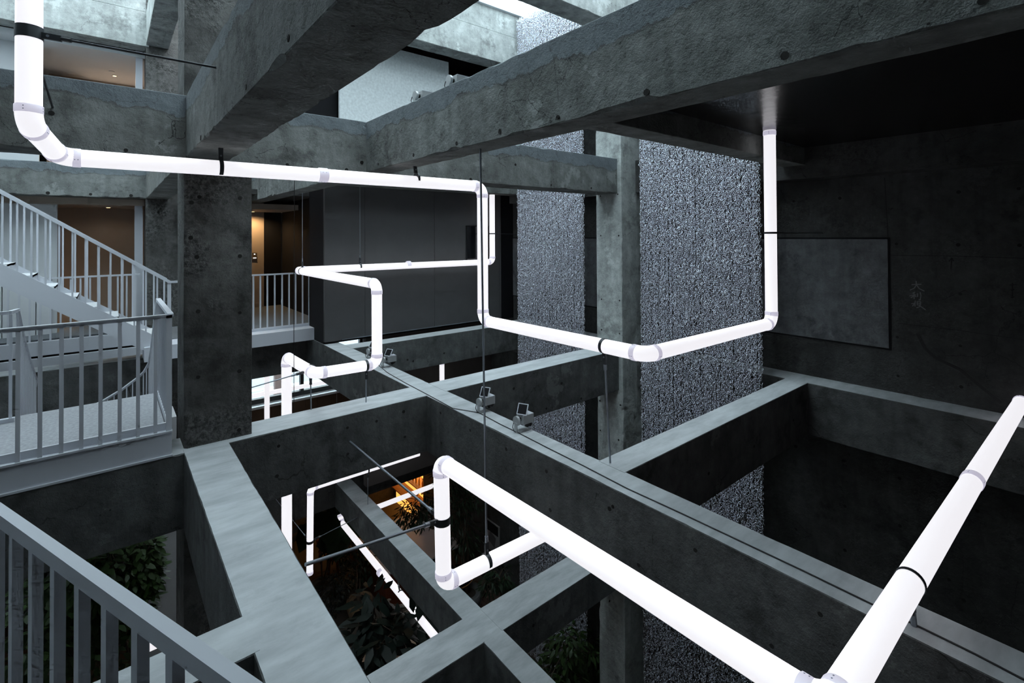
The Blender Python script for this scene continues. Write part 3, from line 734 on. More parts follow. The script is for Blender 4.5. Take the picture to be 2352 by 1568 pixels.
# ------------------------------------------------------------------ spotlights and cable
def spotlight(label, x, y, z, s=1.0, rz=0.0, visor=True):
    r_ = root('spotlight', (x, y, z), label, 'spotlight', 'grey spotlights on the concrete beams')
    R_ = Matrix.Rotation(rz, 3, 'Z'); o = Vector((x, y, z))
    def T(p): return o+R_ @ (Vector(p)*s)
    def part(name, mb, mat, par=None):
        mb.v = [tuple(T(v)) for v in mb.v]; return mb.build(name, mat, par or r_)
    b = MB(); b.box(-0.035, 0.075, -0.03, 0.03, 0.0, 0.008); part('foot_plate', b, 'spot')
    b = MB(); b.box(-0.035, -0.025, -0.022, 0.022, 0.008, 0.10); part('upright', b, 'spot')
    b = MB(); b.tube([(-0.03, 0, 0.115), (-0.005, 0, 0.115)], 0.048, 20); part('pivot_disc', b, 'spot')
    b = MB(); b.tube([(-0.005, 0, 0.12), (0.035, 0, 0.12)], 0.02, 10); part('stem', b, 'cable')
    b = MB(); b.box(0.03, 0.165, -0.055, 0.055, 0.078, 0.165); h_ = part('housing', b, 'spot')
    b = MB(); b.box(0.035, 0.165, -0.056, 0.05, 0.165, 0.17); part('housing_lid', b, 'white', h_)
    if visor:
        # tilted visor with a dark face
        c = Vector((0.062, 0.0, 0.215)); ax = Vector((0.022, -0.045, 0.0)); ay = Vector((0.030, 0.02, 0.040))
        nrm = ax.cross(ay).normalized()*0.004
        b = MB(); b.obox(c, ax*1.12, ay*1.12, nrm); vz_ = part('visor', b, 'white')
        b = MB(); b.obox(c-nrm*1.1, ax*0.94, ay*0.94, nrm*0.4); part('visor_face', b, 'black', vz_)
        b = MB(); b.obox(c+nrm*1.1, ax*0.94, ay*0.94, nrm*0.4); part('visor_face', b, 'black', vz_)
        b = MB(); b.bar((0.095, 0.02, 0.24), (0.145, 0.03, 0.165), 0.003, 0.003); part('stay', b, 'cable', vz_)
    b = MB(); b.tube([(0.12, 0, 0.078), (0.14, 0, 0.048)], 0.04, 14, True, [0.034, 0.042]); part('lens_hood', b, 'cable')
    b = MB(); b.tube([(-0.05, 0.01, 0.10), (-0.062, 0.012, 0.06), (-0.05, 0.0, 0.015), (-0.02, -0.02, 0.006)], 0.004, 6); part('flex', b, 'cable')
    return r_
for (px, py, lab) in ((1104, 946, 'third grey spotlight along the middle-level beam, right of the thin rod'), (1190, 991, 'nearest grey spotlight on the middle-level beam, beside the near end of the chain'),
                      (884, 843, 'second grey spotlight on the beam, right of the pipe bend'), (848, 822, 'farthest grey spotlight on the beam, half hidden behind the pipe')):
    p = on_z(px, py, BT); spotlight(lab, p.x, p.y, BT-0.002, 1.0)
spotlight('grey spotlight on top of the upper beam in front of the fibre panel', 2.45, 4.55, AT-0.002, 1.0, 0.0, False)
spotlight('grey spotlight on top of the upper beam next to the dark recess', 2.45, 3.90, AT-0.002, 1.0, 0.0, False)
cp = [on_z(px, py, BT) for (px, py) in ((866, 836), (890, 856), (930, 879), (985, 908), (1040, 938), (1100, 948), (1150, 975), (1188, 993), (1260, 1030), (1340, 1070), (1440, 1122), (1560, 1177), (1700, 1243), (1850, 1314), (2000, 1387), (2120, 1444), (2240, 1503), (2352, 1562))]
cb_ = MB(); cb_.tube([(p.x, p.y, BT+0.003) for p in cp]+[(3.17, -0.6, BT+0.003)], 0.0048, 6)
tag(cb_.build('power_cable', 'cable'), 'black cable lying along the top of the spotlight beam', 'cable')

# ------------------------------------------------------------------ railings and stairs
def bar_v(mb, x, y, z0, z1, dx, dy, w, t):
    """upright flat bar; (dx, dy) is the rail direction, w across it, t along it"""
    d = Vector((dx, dy, 0)).normalized(); s = Vector((-d.y, d.x, 0))
    mb.obox((x, y, (z0+z1)/2), d*(t/2), s*(w/2), (0, 0, (z1-z0)/2)); return mb

def rail_run(rt_, a, b, z0, ztop, n, w=0.012, t=0.030, rw=0.04, rh=0.035, name='baluster', flip=False, first=True, rail=True):
    a, b = V3(a), V3(b); d = (b-a)
    if rail: MB().bar((a.x, a.y, ztop-rh/2), (b.x, b.y, ztop-rh/2), rw, rh).build('handrail', 'white', rt_)
    for i in range(0 if first else 1, n+1):
        p = a+d*(i/n)
        mb = MB(); bar_v(mb, p.x, p.y, z0, ztop-rh, d.x, d.y, t if flip else w, w if flip else t); mb.build(name, 'white', rt_)

# near railing
n0, n1 = on_z(0, 1182, -0.70), on_z(537, 1568, -0.70)
f0, f1 = on_z(0, 1155, -0.70), on_z(596, 1568, -0.70)
mid0, mid1 = (n0+f0)/2, (n1+f1)/2
dirn = (mid1-mid0).normalized()
A_ = mid0-dirn*0.55; B_ = mid1+dirn*0.9
nr = root('railing', (A_.x, A_.y, -1.76), 'near white steel railing with flat bars at bottom left', 'railing')
wid = 0.024
MB().bar((A_.x, A_.y, -0.716), (B_.x, B_.y, -0.716), wid, 0.034).build('handrail', 'white', nr)
Ln = (B_-A_).length
s0 = None
pxs = [16, 57, 106, 160, 222, 288, 366, 462]
# bar positions along the rail, from the photograph's spacing (about 12 cm)
base = (on_z(57, 1215, -0.73)-A_).dot(dirn)
k = -6
while True:
    s_ = base+k*0.121; k += 1
    if s_ < 0.02: continue
    if s_ > Ln-0.02: break
    p = A_+dirn*s_
    mb = MB(); bar_v(mb, p.x, p.y, -1.74, -0.732, dirn.x, dirn.y, 0.021, 0.022); mb.build('baluster', 'white', nr)
MB().bar((A_.x, A_.y, -1.75), (B_.x, B_.y, -1.75), 0.05, 0.03).build('bottom_rail', 'white', nr)
ld = root('landing', (-0.6, 0.2, -1.95), 'steel landing behind the near white railing', 'landing', kind='structure')
nl = Vector((-dirn.y, dirn.x, 0)); nl = nl if nl.dot(mid0) < 0 else -nl
c0 = [A_+nl*0.0, B_+nl*0.0, B_+nl*1.3, A_+nl*1.3]
sl = MB(); sl.add([(p.x, p.y, z) for z in (-1.95, -1.765) for p in c0], [(3, 2, 1, 0), (4, 5, 6, 7), (0, 1, 5, 4), (1, 2, 6, 5), (2, 3, 7, 6), (3, 0, 4, 7)])
sl.build('deck', 'carpet', ld)

# stair landing (platform) left of the rough column
XL, XR, YF, YB_ = -3.2, 0.455, 5.52, 6.925
pl = root('stair_landing', (-0.5, 6.2, -2.0), 'white steel stair landing with speckled grey carpet left of the rough column', 'landing', kind='structure')
MB().box(XL, XR-0.04, YF+0.05, YB_, -1.80, -1.76).build('deck', 'carpet', pl)
MB().box(XL, XR, YF-0.005, YF+0.03, -1.985, -1.775).build('fascia', 'white', pl)
MB().box(XL, XR+0.004, YF-0.025, YF+0.05, -2.0, -1.982).build('fascia_flange', 'white', pl)
MB().box(XL, XR+0.004, YF-0.02, YF+0.055, -1.782, -1.765).build('fascia_flange', 'white', pl)
MB().box(XL, XR-0.03, YF+0.035, YF+0.055, -1.765, -1.70).build('kick_plate', 'white', pl)
MB().box(XR-0.03, XR, YF+0.03, YB_+0.1, -1.985, -1.70).build('side_fascia', 'white', pl)
rl = root('railing', (-0.5, YF, -1.76), 'white railing along the front edge of the carpeted landing', 'railing')
MB().bar((XL, YF, -0.722), (XR, YF, -0.722), 0.012, 0.035).build('handrail', 'white', rl)
MB().box(XL, XR+0.005, YF-0.022, YF+0.022, -0.712, -0.704).build('handrail_cap', 'white', rl)
for px in (41, 92, 141, 187, 231, 275, 317, 357):
    p = on_y(px, 900, YF); mb = MB(); mb.box(p.x-0.014, p.x+0.014, YF-0.006, YF+0.006, -1.80, -0.735); mb.build('baluster', 'white', rl)
x_ = on_y(41, 900, YF).x-0.135
while x_ > XL: MB().box(x_-0.014, x_+0.014, YF-0.006, YF+0.006, -1.80, -0.735).build('baluster', 'white', rl); x_ -= 0.135
MB().box(XR-0.045, XR, YF-0.006, YF+0.006, -1.985, -0.70).build('corner_post', 'white', rl)
rs = root('railing', (XR, 6.3, -1.76), 'white railing on the landing side nearest the rough column', 'railing')
MB().bar((XR-0.01, YF, -0.715), (XR-0.01, 7.0, -0.715), 0.045, 0.03).build('handrail', 'white', rs)
for i in range(1, 15):
    y = YF+i*0.105; MB().box(XR-0.028, XR+0.004, y-0.006, y+0.006, -1.76, -0.73).build('baluster', 'white', rs)
# descending curved stair beyond the landing
ds = root('stair', (0.0, 7.2, -2.4), 'white stair curving down behind the landing', 'stair')
rc_ = [(0.44, 7.0, -0.711), (0.426, 7.45, -1.186), (0.42, 7.65, -1.395), (0.405, 7.85, -1.61), (0.365, 8.0, -1.734), (0.299, 8.1, -1.827), (0.135, 8.3, -1.999), (-0.056, 8.5, -2.157), (-0.4, 8.75, -2.36)]
mb = MB(); mb.tube(rc_, 0.018, 6); mb.build('handrail', 'white', ds)
lc_ = [(-0.69, 6.9, -0.715), (-0.688, 7.4, -1.10), (-0.685, 7.9, -1.42), (-0.684, 8.5, -1.75), (-0.75, 9.0, -2.05)]
mb = MB(); mb.tube(lc_, 0.018, 6); mb.build('handrail', 'white', ds)
def along(pl_, s_):
    for a, b in zip(pl_[:-1], pl_[1:]):
        a, b = V3(a), V3(b); l = (b-a).length
        if s_ <= l: return a+(b-a)*(s_/l)
        s_ -= l
    return V3(pl_[-1])
for pl_, n in ((rc_, 24), (lc_, 20)):
    tot = sum((V3(b)-V3(a)).length for a, b in zip(pl_[:-1], pl_[1:]))
    for i in range(n+1):
        p = along(pl_, tot*i/n); MB().box(p.x-0.006, p.x+0.006, p.y-0.014, p.y+0.014, p.z-1.05, p.z).build('baluster', 'white', ds)
for i in range(9):
    y = 6.93+0.21*i; z = -1.76-0.165*(i+1)
    sh = max(0, i-4)*0.07
    MB().box(-0.66-sh, 0.40-sh, y, y+0.27, z-0.03, z).build('tread', 'carpet', ds)
for (x, pl_) in ((0.415, rc_), (-0.675, lc_)):
    mb = MB(); mb.bar((x, 6.9, -1.92), (x, 8.5, -3.16), 0.02, 0.22); mb.build('stringer', 'white', ds)
rb = root('railing', (-2.0, 6.75, -1.76), 'white railing at the left edge beyond the carpeted landing', 'railing')
MB().bar((-3.2, 6.70, -0.715), (-0.73, 6.76, -0.715), 0.035, 0.03).build('handrail', 'white', rb)
MB().bar((-0.73, 6.76, -0.715), (-0.69, 6.93, -0.715), 0.035, 0.03).build('handrail_return', 'white', rb)
for i in range(20):
    x = -0.72-i*0.125; MB().box(x-0.012, x+0.012, 6.74, 6.752, -1.80, -0.73).build('baluster', 'white', rb)
MB().box(-3.2, -0.69, 6.72, 6.76, -1.80, -1.72).build('kerb_plate', 'white', rb)

# upper flight at y = 10
ys0, ys1 = 9.98, 10.75
fl = root('stair', (0.0, 10.3, -1.9), 'white steel stair flight climbing to the upper left', 'stair')
sl_ = math.tan(math.radians(35.37))
def zr(x): return -0.726-(x-0.793)*sl_
xA, xB = -3.2, 0.80
for y in (ys0, ys1):
    MB().bar((xA, y, zr(xA)-0.018), (xB, y, zr(xB)-0.018), 0.045, 0.045).build('handrail', 'white', fl)
    x = xB-0.03; i = 0
    while x > xA:
        MB().box(x-0.012, x+0.012, y-0.006, y+0.006, zr(x)-1.05, zr(x)-0.03).build('baluster', 'white', fl); x -= 0.148; i += 1
    zs = lambda x: zr(x)-1.02
    st = MB(); st.add([(xA, y-0.012, zs(xA)), (xB-0.05, y-0.012, zs(xB-0.05)), (xB-0.05, y-0.012, zs(xB-0.05)-0.13), (0.53, y-0.012, zs(0.53)-0.32), (xA, y-0.012, zs(xA)-0.32),
                       (xA, y+0.012, zs(xA)), (xB-0.05, y+0.012, zs(xB-0.05)), (xB-0.05, y+0.012, zs(xB-0.05)-0.13), (0.53, y+0.012, zs(0.53)-0.32), (xA, y+0.012, zs(xA)-0.32)],
                      [(0, 1, 2, 3, 4), (9, 8, 7, 6, 5), (0, 5, 6, 1), (1, 6, 7, 2), (2, 7, 8, 3), (3, 8, 9, 4), (4, 9, 5, 0)])
    st.build('stringer', 'white', fl)
i = 0
while True:
    x = 0.62-0.245*i; z = -1.76+0.174*(i+1)
    if x < xA+0.3: break
    MB().box(x-0.29, x, ys0+0.013, ys1-0.013, z-0.03, z).build('tread', 'whitewall', fl)
    MB().box(x-0.012, x, ys0+0.013, ys1-0.013, z-0.174, z-0.001).build('riser', 'white', fl)
    i += 1
fh = MB(); fh.bar((0.80, ys0, -0.744), (1.3, ys0+0.02, -0.744), 0.04, 0.035); fh.build('handrail_return', 'white', fl)
MB().box(0.78, 0.81, ys0-0.008, ys0+0.008, -1.76, -0.74).build('newel_bar', 'white', fl)
struct('floor_link', MB().box(0.45, 3.1, 9.9, 10.42, -2.0, -1.77), 'white', 'white floor edge at the foot of the far stair', 'floor')
# far gallery railing
gr = root('railing', (2.3, 10.25, -2.0), 'white railing of the far gallery beside the black doorway block', 'railing')
MB().box(1.9, 3.19, 10.23, 10.40, -2.03, -1.765).build('fascia', 'white', gr)
MB().box(1.9, 3.18, 10.225, 10.26, -1.765, -1.72).build('kick_plate', 'white', gr)
MB().bar((1.9, 10.25, -0.72), (3.17, 10.25, -0.72), 0.035, 0.028).build('handrail', 'white', gr)
for px in (582, 598, 614, 631, 648, 664, 679, 695, 710):
    p = on_y(px, 700, 10.25); MB().box(p.x-0.014, p.x+0.014, 10.244, 10.256, -1.78, -0.73).build('baluster', 'white', gr)
gl = root('railing', (-0.5, 11.80, -2.0), 'white railing of the left gallery behind the stair', 'railing')
MB().box(-3.5, 0.52, 11.74, 11.80, -2.02, -1.78).build('fascia', 'white', gl)
MB().box(-3.5, 0.52, 11.70, 11.80, -2.22, -2.06).build('lower_fascia', 'white', gl)
MB().bar((-3.5, 11.77, -0.70), (0.47, 11.77, -0.70), 0.035, 0.03).build('handrail', 'white', gl)
for i in range(30):
    x = 0.40-i*0.13; MB().box(x-0.013, x+0.013, 11.764, 11.776, -1.80, -0.71).build('baluster', 'white', gl)

# ------------------------------------------------------------------ lower rear: street window, cladding, parapet
struct('floor_mezzanine', MB().box(-3.5, 7.65, 11.0, 16.0, -5.95, -5.5), 'woodwall', 'mezzanine floor behind the lower beams', 'floor')
pw = struct('wall_parapet', MB().box(-3.5, 7.65, 10.95, 11.12, -5.93, -4.45), 'conW', 'dark parapet wall behind the lower glowing pipes', 'wall')
wf = struct('wall_front', MB().box(-3.9, 2.0, 16.0, 16.3, -9.1, 5.0), 'conW', 'street wall left of the street window', 'wall')
struct('wall_front', MB().box(6.6, 8.0, 16.0, 16.3, -9.1, 5.0), 'conW', 'street wall right of the street window', 'wall')
struct('wall_front', MB().box(2.0, 6.6, 16.0, 16.3, -1.9, 5.0), 'conW', 'street wall above the street window', 'wall')
struct('wall_front', MB().box(2.0, 6.6, 16.0, 16.3, -9.1, -4.95), 'conW', 'street wall below the street window', 'wall')
w2 = root('window_2', (4.3, 16.0, -4.9), 'street window with black frame looking down on the road', 'window', kind='structure')
MB().box(2.0, 6.6, 16.02, 16.04, -4.80, -1.9).build('pane', 'glass', w2)
MB().box(2.0, 6.6, 15.95, 16.1, -4.88, -4.74).build('frame_rail', 'darkframe', w2)
for x in (4.62, 6.5): MB().box(x-0.05, x+0.05, 15.96, 16.1, -4.74, -1.9).build('frame_mullion', 'darkframe', w2)
MB().box(2.0, 6.6, 15.75, 15.99, -4.97, -4.90).build('sill', 'frame', w2)
wc = root('wood_cladding', (4.3, 15.9, -5.5), 'dark wood cladding under the street window', 'cladding')
for i in range(12):
    x = 2.0+i*0.385; MB().box(x+0.005, x+0.38, 15.90, 15.97, -5.5, -4.98).build('plank', 'woodwall', wc)
# small openings seen under the left gallery (low windows of the stair hall)
lw = struct('wall_stairhall', MB().box(-3.5, 0.5, 14.0, 14.1, -5.5, -1.9), 'conW', 'dark concrete wall under the left gallery', 'wall')
for i, (x0, x1, y0, y1) in enumerate(((146, 171, 896, 936), (215, 312, 876, 924))):
    a, b = on_y(x0, y1, 13.99), on_y(x1, y0, 13.99)
    w_ = root('window_%d' % (3+i), (a.x, 13.99, a.z), ('small square window' if i == 0 else 'wide low window')+' glowing with daylight under the left gallery', 'window', kind='structure')
    MB().box(a.x, b.x, 13.985, 13.995, a.z, b.z).build('pane', emit('daylight_pane_%d' % i, (0.80, 0.88, 1.0), 0.75), w_)
    fr = MB(); fr.box(a.x, b.x, 13.97, 13.985, b.z-0.10, b.z-0.07); fr.build('transom', 'frame', w_)
# street outside
rd = struct('road', MB().box(-40, 60, 16.4, 90, -9.25, -9.0), 'asphalt', 'grey asphalt road outside the street window', 'road')
for (a, b) in (((560, 868), (760, 838)), ((560, 900), (770, 868)), ((560, 842), (640, 832))):
    pa, pb = on_z(*a, -8.99), on_z(*b, -8.99)
    d = (pb-pa).normalized()
    mb = MB(); mb.bar(pa-d*6, pb+d*10, 0.45, 0.012); mb.build('road_line', 'roadpaint', rd)
tri = MB()
t_ = [on_z(*q, -8.985) for q in ((585, 905), (625, 890), (660, 905))]
tri.add([tuple(v) for v in t_], [(0, 1, 2)]); tri.build('road_marking', 'roadpaint', rd)
po = root('street_post', (on_z(638, 930, -9.0).x, on_z(638, 930, -9.0).y, -9.0), 'brown painted post standing by the road outside the street window', 'post')
pb_ = on_z(638, 930, -9.0)
MB().box(pb_.x-0.17, pb_.x+0.17, pb_.y-0.17, pb_.y+0.17, -9.0, -6.6).build('lower_shaft', 'brownsteel', po)
MB().box(pb_.x-0.11, pb_.x+0.11, pb_.y-0.11, pb_.y+0.11, -6.6, -2.5).build('upper_shaft', 'brownsteel', po)

# ------------------------------------------------------------------ ground floor
gf = struct('floor', MB().box(-3.9, 8.0, -2.9, 16.4, -9.2, -9.0), 'mortar', 'brown herringbone brick floor of the lobby', 'floor')
BRK = None
def herringbone(x0, x1, y0, y1, limit):
    global BRK
    L_, W_ = 0.20, 0.095
    if BRK is None:
        BRK = []
        for ax in (0, 1):
            mb = MB(); hx, hy = (L_/2-0.004, W_/2-0.004) if ax == 0 else (W_/2-0.004, L_/2-0.004)
            mb.box(-hx, hx, -hy, hy, 0, 0.014)
            me = bpy.data.meshes.new('brick'); me.from_pydata(mb.v, [], mb.f); me.materials.append(M['brick']); BRK.append(me)
    cnt = 0; w = 0.10
    ni, nj = int((x1-x0)/w)+4, int((y1-y0)/w)+4
    for i in range(-4, ni):
        for j in range(-4, nj):
            k_ = (i-j) % 4
            if k_ == 0: cx_, cy_, a = x0+(i+1)*w, y0+(j+0.5)*w, 0
            elif k_ == 3: cx_, cy_, a = x0+(i+0.5)*w, y0+(j+1)*w, 1
            else: continue
            if not (x0 < cx_ < x1 and y0 < cy_ < y1): continue
            if cnt >= limit: return
            o = bpy.data.objects.new('brick', BRK[a]); col.objects.link(o); o.parent = gf
            o.location = (cx_, cy_, H-9.0+random.uniform(-0.002, 0.002)); cnt += 1
herringbone(6.25, 7.55, 9.3, 10.7, 190)
herringbone(3.75, 4.5, 12.6, 13.8, 110)

# amber back bar along the right wall
br = root('back_bar', (7.4, 14.2, -9.0), 'amber glowing back-bar shelf seen under the parapet', 'shelf')
MB().box(7.56, 7.645, 12.9, 15.6, -9.0, -6.1).build('back_panel', 'amber', br)
MB().box(7.10, 7.56, 12.86, 12.90, -9.0, -6.1).build('side_panel', 'wood', br)
for z in (-8.15, -7.55, -6.90):
    MB().box(7.12, 7.56, 12.9, 15.6, z, z+0.03).build('shelf', 'wood', br)
MB().box(7.46, 7.555, 12.95, 15.55, -7.30, -7.10).build('light_strip', 'ambercore', br)
MB().box(7.46, 7.555, 12.95, 15.55, -6.72, -6.55).build('light_strip', 'ambercore', br)
for j, (z, sh) in enumerate(((-7.518, 'middle'), (-6.868, 'upper'))):
    for i in range(12):
        y = 13.05+i*0.2
        b_ = root('bottle', (7.28, y, z), 'bottle on the %s amber back-bar shelf, %s from the near end' % (sh, ('first', 'second', 'third', 'fourth', 'fifth', 'sixth', 'seventh', 'eighth', 'ninth', 'tenth', 'eleventh', 'twelfth')[i]), 'bottle', 'bottles on the amber back bar')
        MB().lathe((7.28, y, z), [(0.032, 0.0), (0.034, 0.02), (0.034, 0.14), (0.014, 0.19), (0.013, 0.24)], 10).build('body', 'bottle', b_)
        MB().lathe((7.28, y, z+0.24), [(0.015, 0.0), (0.015, 0.02)], 8).build('cap', 'cable', b_)
# reception counter, white with a black edge
ct = root('counter', (6.6, 12.4, -9.0), 'white counter with black side below the amber shelf', 'counter')
MB().box(6.2, 6.75, 10.9, 13.0, -9.0, -8.02).build('body', 'black', ct)
MB().box(6.15, 7.1, 10.85, 13.0, -8.02, -7.98).build('worktop', 'counter', ct)
tb = root('round_table', (6.55, 10.3, -9.0), 'black round table with a brass rim near the white counter', 'table')
MB().lathe((6.55, 10.3, -8.30), [(0.42, 0.0), (0.42, 0.025)], 32).build('table_top', 'glassblk', tb)
MB().lathe((6.55, 10.3, -8.31), [(0.43, 0.0), (0.43, 0.02)], 32).build('rim', 'wood', tb)
MB().lathe((6.55, 10.3, -9.0), [(0.22, 0.0), (0.22, 0.02), (0.03, 0.05), (0.03, 0.69)], 20).build('pedestal', 'cable', tb)
cm_ = root('coffee_machine', (6.9, 12.55, -7.98), 'rounded pale machine standing on the counter behind the low pipe', 'machine')
MB().lathe((6.9, 12.55, -7.98), [(0.15, 0), (0.16, 0.05), (0.14, 0.16), (0.10, 0.22)], 18).build('body', plain('machine_grey', (0.25, 0.2, 0.17), 0.4), cm_)
MB().lathe((6.9, 12.55, -7.76), [(0.09, 0), (0.10, 0.03), (0.08, 0.12), (0.03, 0.15)], 18).build('hopper', 'glassblk', cm_)
sb = root('sideboard', (5.6, 13.4, -9.0), 'low wooden sideboard with warm lit top behind the lower beam', 'sideboard')
MB().box(5.2, 5.95, 13.2, 13.7, -9.0, -7.75).build('body', 'wood', sb)
MB().box(5.17, 5.98, 13.17, 13.73, -7.75, -7.71).build('top', 'wood', sb)
# barrel stools
def stool(label, px, py):
    p = on_z(px, py, -8.45)
    r_ = root('stool', (p.x, p.y, -9.0), label, 'stool', 'stools with pale curved backs')
    for k_ in range(4):
        a = k_*math.pi/2+0.6
        MB().bar((p.x+0.17*math.cos(a), p.y+0.17*math.sin(a), -9.0), (p.x+0.13*math.cos(a), p.y+0.13*math.sin(a), -8.47), 0.03, 0.03, (1, 0, 0)).build('leg', 'redwood', r_)
    MB().lathe((p.x, p.y, -8.48), [(0.20, 0), (0.21, 0.03), (0.19, 0.06)], 20).build('seat', 'redwood', r_)
    pts = [(p.x+0.23*math.cos(a), p.y+0.23*math.sin(a), -8.22) for a in [math.radians(150+8*i) for i in range(20)]]
    MB().tube(pts, 0.02, 8).build('back_rail', 'counter', r_)
    for a in (190, 230, 270):
        a = math.radians(a); MB().tube([(p.x+0.2*math.cos(a), p.y+0.2*math.sin(a), -8.44), (p.x+0.23*math.cos(a), p.y+0.23*math.sin(a), -8.23)], 0.011, 6).build('back_spindle', 'redwood', r_)
stool('red-brown stool with pale curved back, farther of the two below the vertical pipe', 745, 1240)
stool('red-brown stool with pale curved back, nearer of the two below the vertical pipe', 765, 1275)
td = root('display_table', (5.4, 12.0, -9.0), 'white topped display table with red-brown side under the slanting low pipe', 'table')
MB().box(5.15, 5.75, 11.2, 12.9, -9.0, -8.12).build('body', 'redwood', td)
MB().box(5.12, 5.80, 11.15, 12.95, -8.12, -8.08).build('top', 'counter', td)
bnch = root('bench', (4.6, 9.6, -9.0), 'pale bench partly hidden by the broad-leaved plant', 'bench')
MB().box(3.9, 5.4, 9.3, 9.9, -8.62, -8.56).build('seat', plain('pale_wood', (0.36, 0.25, 0.17), 0.6), bnch)
for x in (4.0, 5.3): MB().box(x-0.04, x+0.04, 9.35, 9.85, -9.0, -8.62).build('leg', 'wood', bnch)
# framed print on the right wall
pt_ = root('framed_print', (7.64, 10.3, -7.9), 'dark abstract print hanging low on the right wall', 'picture')
MB().box(7.625, 7.648, 9.95, 10.55, -8.1, -7.35).build('board', 'paper', pt_)
MB().box(7.62, 7.626, 10.0, 10.5, -7.62, -7.38).build('dark_shape', 'black', pt_)
MB().obox((7.622, 10.25, -7.78), (0.003, 0, 0), (0, 0.13, 0.05), (0, -0.03, 0.13)).build('dark_shape', 'greypot', pt_)
# piers of pale render at lower left
struct('wall_pier', MB().box(0.484, 0.80, 9.0, 9.6, -9.0, BB), plain('pale_render', (0.33, 0.33, 0.335), 0.85, var=0.15, vscale=4), 'pale rendered pier seen below the beam behind the railing', 'wall')
struct('wall_pier', MB().box(0.30, 0.484, 9.3, 9.9, -9.0, BB), plain('grey_boards', (0.20, 0.185, 0.18), 0.85, var=0.2, vscale=7), 'grey boarded pier beside the pale rendered pier', 'wall')

# ------------------------------------------------------------------ plants
def leaves(mb, centres, n, size, rnd, aspect=0.42, droop=0.35):
    tot = sum(c[3] for c in centres)
    for i in range(n):
        t = rnd.uniform(0, tot)
        for (cx_, cy_, cz_, r) in centres:
            if t <= r: break
            t -= r
        while True:
            q = Vector((rnd.uniform(-1, 1), rnd.uniform(-1, 1), rnd.uniform(-1, 1)))
            if q.length < 1: break
        if q.length > 1e-3 and rnd.random() < 0.6: q = q.normalized()*rnd.uniform(0.7, 1.0)
        p = Vector((cx_, cy_, cz_))+q*r
        d = (Vector((q.x, q.y, q.z*0.4))+Vector((rnd.uniform(-.6, .6), rnd.uniform(-.6, .6), rnd.uniform(-.7, .3)-droop))).normalized()
        s = d.cross(Vector((rnd.uniform(-.4, .4), rnd.uniform(-.4, .4), 1))).normalized()
        nrm = s.cross(d); l = size*rnd.uniform(0.65, 1.25); w = l*aspect
        a, b, c = p, p+d*l*0.5+nrm*l*0.06, p+d*l-nrm*l*0.05
        mb.add([a, p+d*l*0.35+s*w/2, p+d*l*0.35-s*w/2, c, p+d*l*0.7+s*w*0.36-nrm*l*0.02, p+d*l*0.7-s*w*0.36-nrm*l*0.02], [(0, 2, 1), (1, 2, 5, 4), (4, 5, 3)])

def plant(name, label, base, crowns, n, size, leaf, potr, poth, pot, trunks, seed, aspect=0.42, droop=0.35):
    rnd = random.Random(seed); x, y, z = base
    r_ = root(name, base, label, 'plant')
    if poth:
        MB().lathe(base, [(potr*0.72, 0), (potr*0.95, poth*0.55), (potr, poth), (potr*0.9, poth), (potr*0.86, poth*0.9)], 20).build('pot', pot, r_)
        MB().lathe((x, y, z+poth*0.86), [(potr*0.86, 0), (potr*0.5, 0.02)], 16).build('soil', 'soil', r_)
    tm = MB()
    for (ex, ey, ez) in trunks:
        a, b = Vector((x+rnd.uniform(-.04, .04), y+rnd.uniform(-.04, .04), z+poth*0.85)), Vector((ex, ey, ez))
        pts = [a.lerp(b, t)+Vector((rnd.uniform(-.03, .03), rnd.uniform(-.03, .03), 0))*(1 if 0 < t < 1 else 0) for t in (0, .25, .5, .75, 1)]
        tm.tube(pts, 0.02, 7, True, [0.028, 0.024, 0.02, 0.015, 0.008])
        for c in crowns:
            for q in range(3):
                e = Vector(c[:3])+Vector((rnd.uniform(-1, 1), rnd.uniform(-1, 1), rnd.uniform(-1, 1)))*c[3]*0.7
                s = pts[3].lerp(pts[4], rnd.random()); tm.tube([s, s.lerp(e, 0.5)+Vector((0, 0, 0.05)), e], 0.006, 5, True, [0.012, 0.008, 0.004])
    tm.build('trunk', 'bark', r_)
    lm = MB(); leaves(lm, crowns, n, size, rnd, aspect, droop); f_ = lm.build('foliage', leaf, r_); f_['kind'] = 'stuff'
    return r_

g = -9.0
p = on_z(830, 1430, g)
def at(px, py, y): return tuple(on_y(px, py, y))
# tree in a sack, centre
b = on_z(826, 1418, g)
cr = [(*at(775, 1240, 12.5), 0.42), (*at(815, 1265, 12.4), 0.40), (*at(830, 1300, 12.2), 0.42), (*at(800, 1200, 12.7), 0.35)]
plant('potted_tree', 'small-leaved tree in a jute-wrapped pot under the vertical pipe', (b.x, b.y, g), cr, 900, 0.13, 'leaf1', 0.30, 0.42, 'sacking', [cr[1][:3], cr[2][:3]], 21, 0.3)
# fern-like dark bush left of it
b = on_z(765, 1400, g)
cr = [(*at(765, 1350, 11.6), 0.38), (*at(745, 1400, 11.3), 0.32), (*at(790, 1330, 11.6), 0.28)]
plant('potted_shrub', 'fine-leaved dark shrub in a grey pot beside the wide beam', (b.x, b.y, g), cr, 1100, 0.075, 'leaf2', 0.30, 0.40, 'greypot', [cr[0][:3]], 22, 0.35)
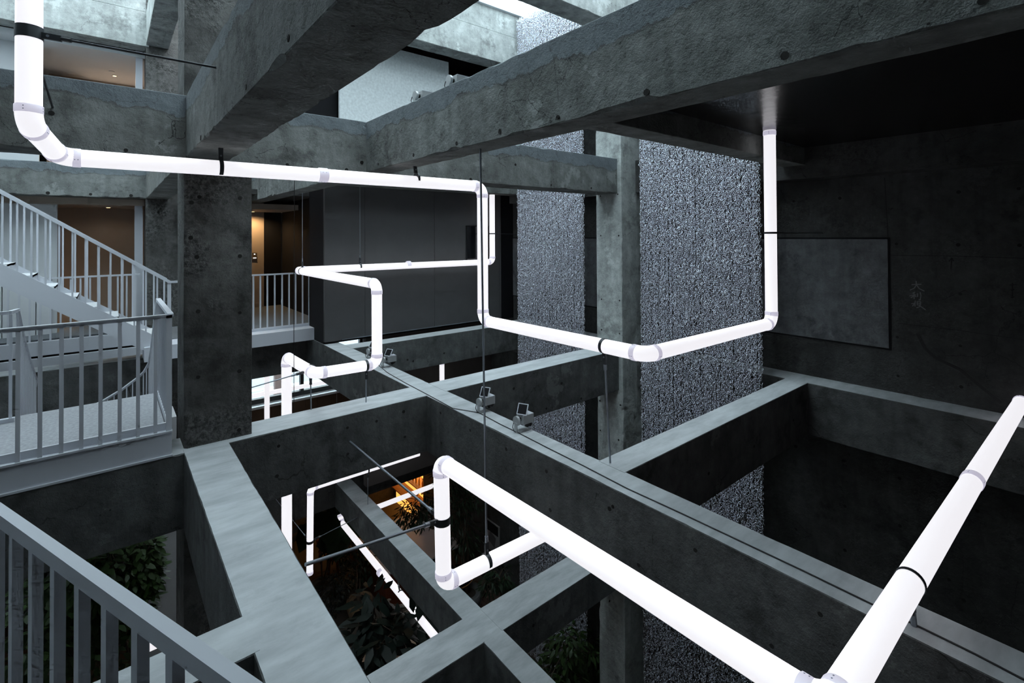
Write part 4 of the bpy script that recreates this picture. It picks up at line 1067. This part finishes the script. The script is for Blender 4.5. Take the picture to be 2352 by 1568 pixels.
# broad-leaved plant in front, reaching up above the pipe
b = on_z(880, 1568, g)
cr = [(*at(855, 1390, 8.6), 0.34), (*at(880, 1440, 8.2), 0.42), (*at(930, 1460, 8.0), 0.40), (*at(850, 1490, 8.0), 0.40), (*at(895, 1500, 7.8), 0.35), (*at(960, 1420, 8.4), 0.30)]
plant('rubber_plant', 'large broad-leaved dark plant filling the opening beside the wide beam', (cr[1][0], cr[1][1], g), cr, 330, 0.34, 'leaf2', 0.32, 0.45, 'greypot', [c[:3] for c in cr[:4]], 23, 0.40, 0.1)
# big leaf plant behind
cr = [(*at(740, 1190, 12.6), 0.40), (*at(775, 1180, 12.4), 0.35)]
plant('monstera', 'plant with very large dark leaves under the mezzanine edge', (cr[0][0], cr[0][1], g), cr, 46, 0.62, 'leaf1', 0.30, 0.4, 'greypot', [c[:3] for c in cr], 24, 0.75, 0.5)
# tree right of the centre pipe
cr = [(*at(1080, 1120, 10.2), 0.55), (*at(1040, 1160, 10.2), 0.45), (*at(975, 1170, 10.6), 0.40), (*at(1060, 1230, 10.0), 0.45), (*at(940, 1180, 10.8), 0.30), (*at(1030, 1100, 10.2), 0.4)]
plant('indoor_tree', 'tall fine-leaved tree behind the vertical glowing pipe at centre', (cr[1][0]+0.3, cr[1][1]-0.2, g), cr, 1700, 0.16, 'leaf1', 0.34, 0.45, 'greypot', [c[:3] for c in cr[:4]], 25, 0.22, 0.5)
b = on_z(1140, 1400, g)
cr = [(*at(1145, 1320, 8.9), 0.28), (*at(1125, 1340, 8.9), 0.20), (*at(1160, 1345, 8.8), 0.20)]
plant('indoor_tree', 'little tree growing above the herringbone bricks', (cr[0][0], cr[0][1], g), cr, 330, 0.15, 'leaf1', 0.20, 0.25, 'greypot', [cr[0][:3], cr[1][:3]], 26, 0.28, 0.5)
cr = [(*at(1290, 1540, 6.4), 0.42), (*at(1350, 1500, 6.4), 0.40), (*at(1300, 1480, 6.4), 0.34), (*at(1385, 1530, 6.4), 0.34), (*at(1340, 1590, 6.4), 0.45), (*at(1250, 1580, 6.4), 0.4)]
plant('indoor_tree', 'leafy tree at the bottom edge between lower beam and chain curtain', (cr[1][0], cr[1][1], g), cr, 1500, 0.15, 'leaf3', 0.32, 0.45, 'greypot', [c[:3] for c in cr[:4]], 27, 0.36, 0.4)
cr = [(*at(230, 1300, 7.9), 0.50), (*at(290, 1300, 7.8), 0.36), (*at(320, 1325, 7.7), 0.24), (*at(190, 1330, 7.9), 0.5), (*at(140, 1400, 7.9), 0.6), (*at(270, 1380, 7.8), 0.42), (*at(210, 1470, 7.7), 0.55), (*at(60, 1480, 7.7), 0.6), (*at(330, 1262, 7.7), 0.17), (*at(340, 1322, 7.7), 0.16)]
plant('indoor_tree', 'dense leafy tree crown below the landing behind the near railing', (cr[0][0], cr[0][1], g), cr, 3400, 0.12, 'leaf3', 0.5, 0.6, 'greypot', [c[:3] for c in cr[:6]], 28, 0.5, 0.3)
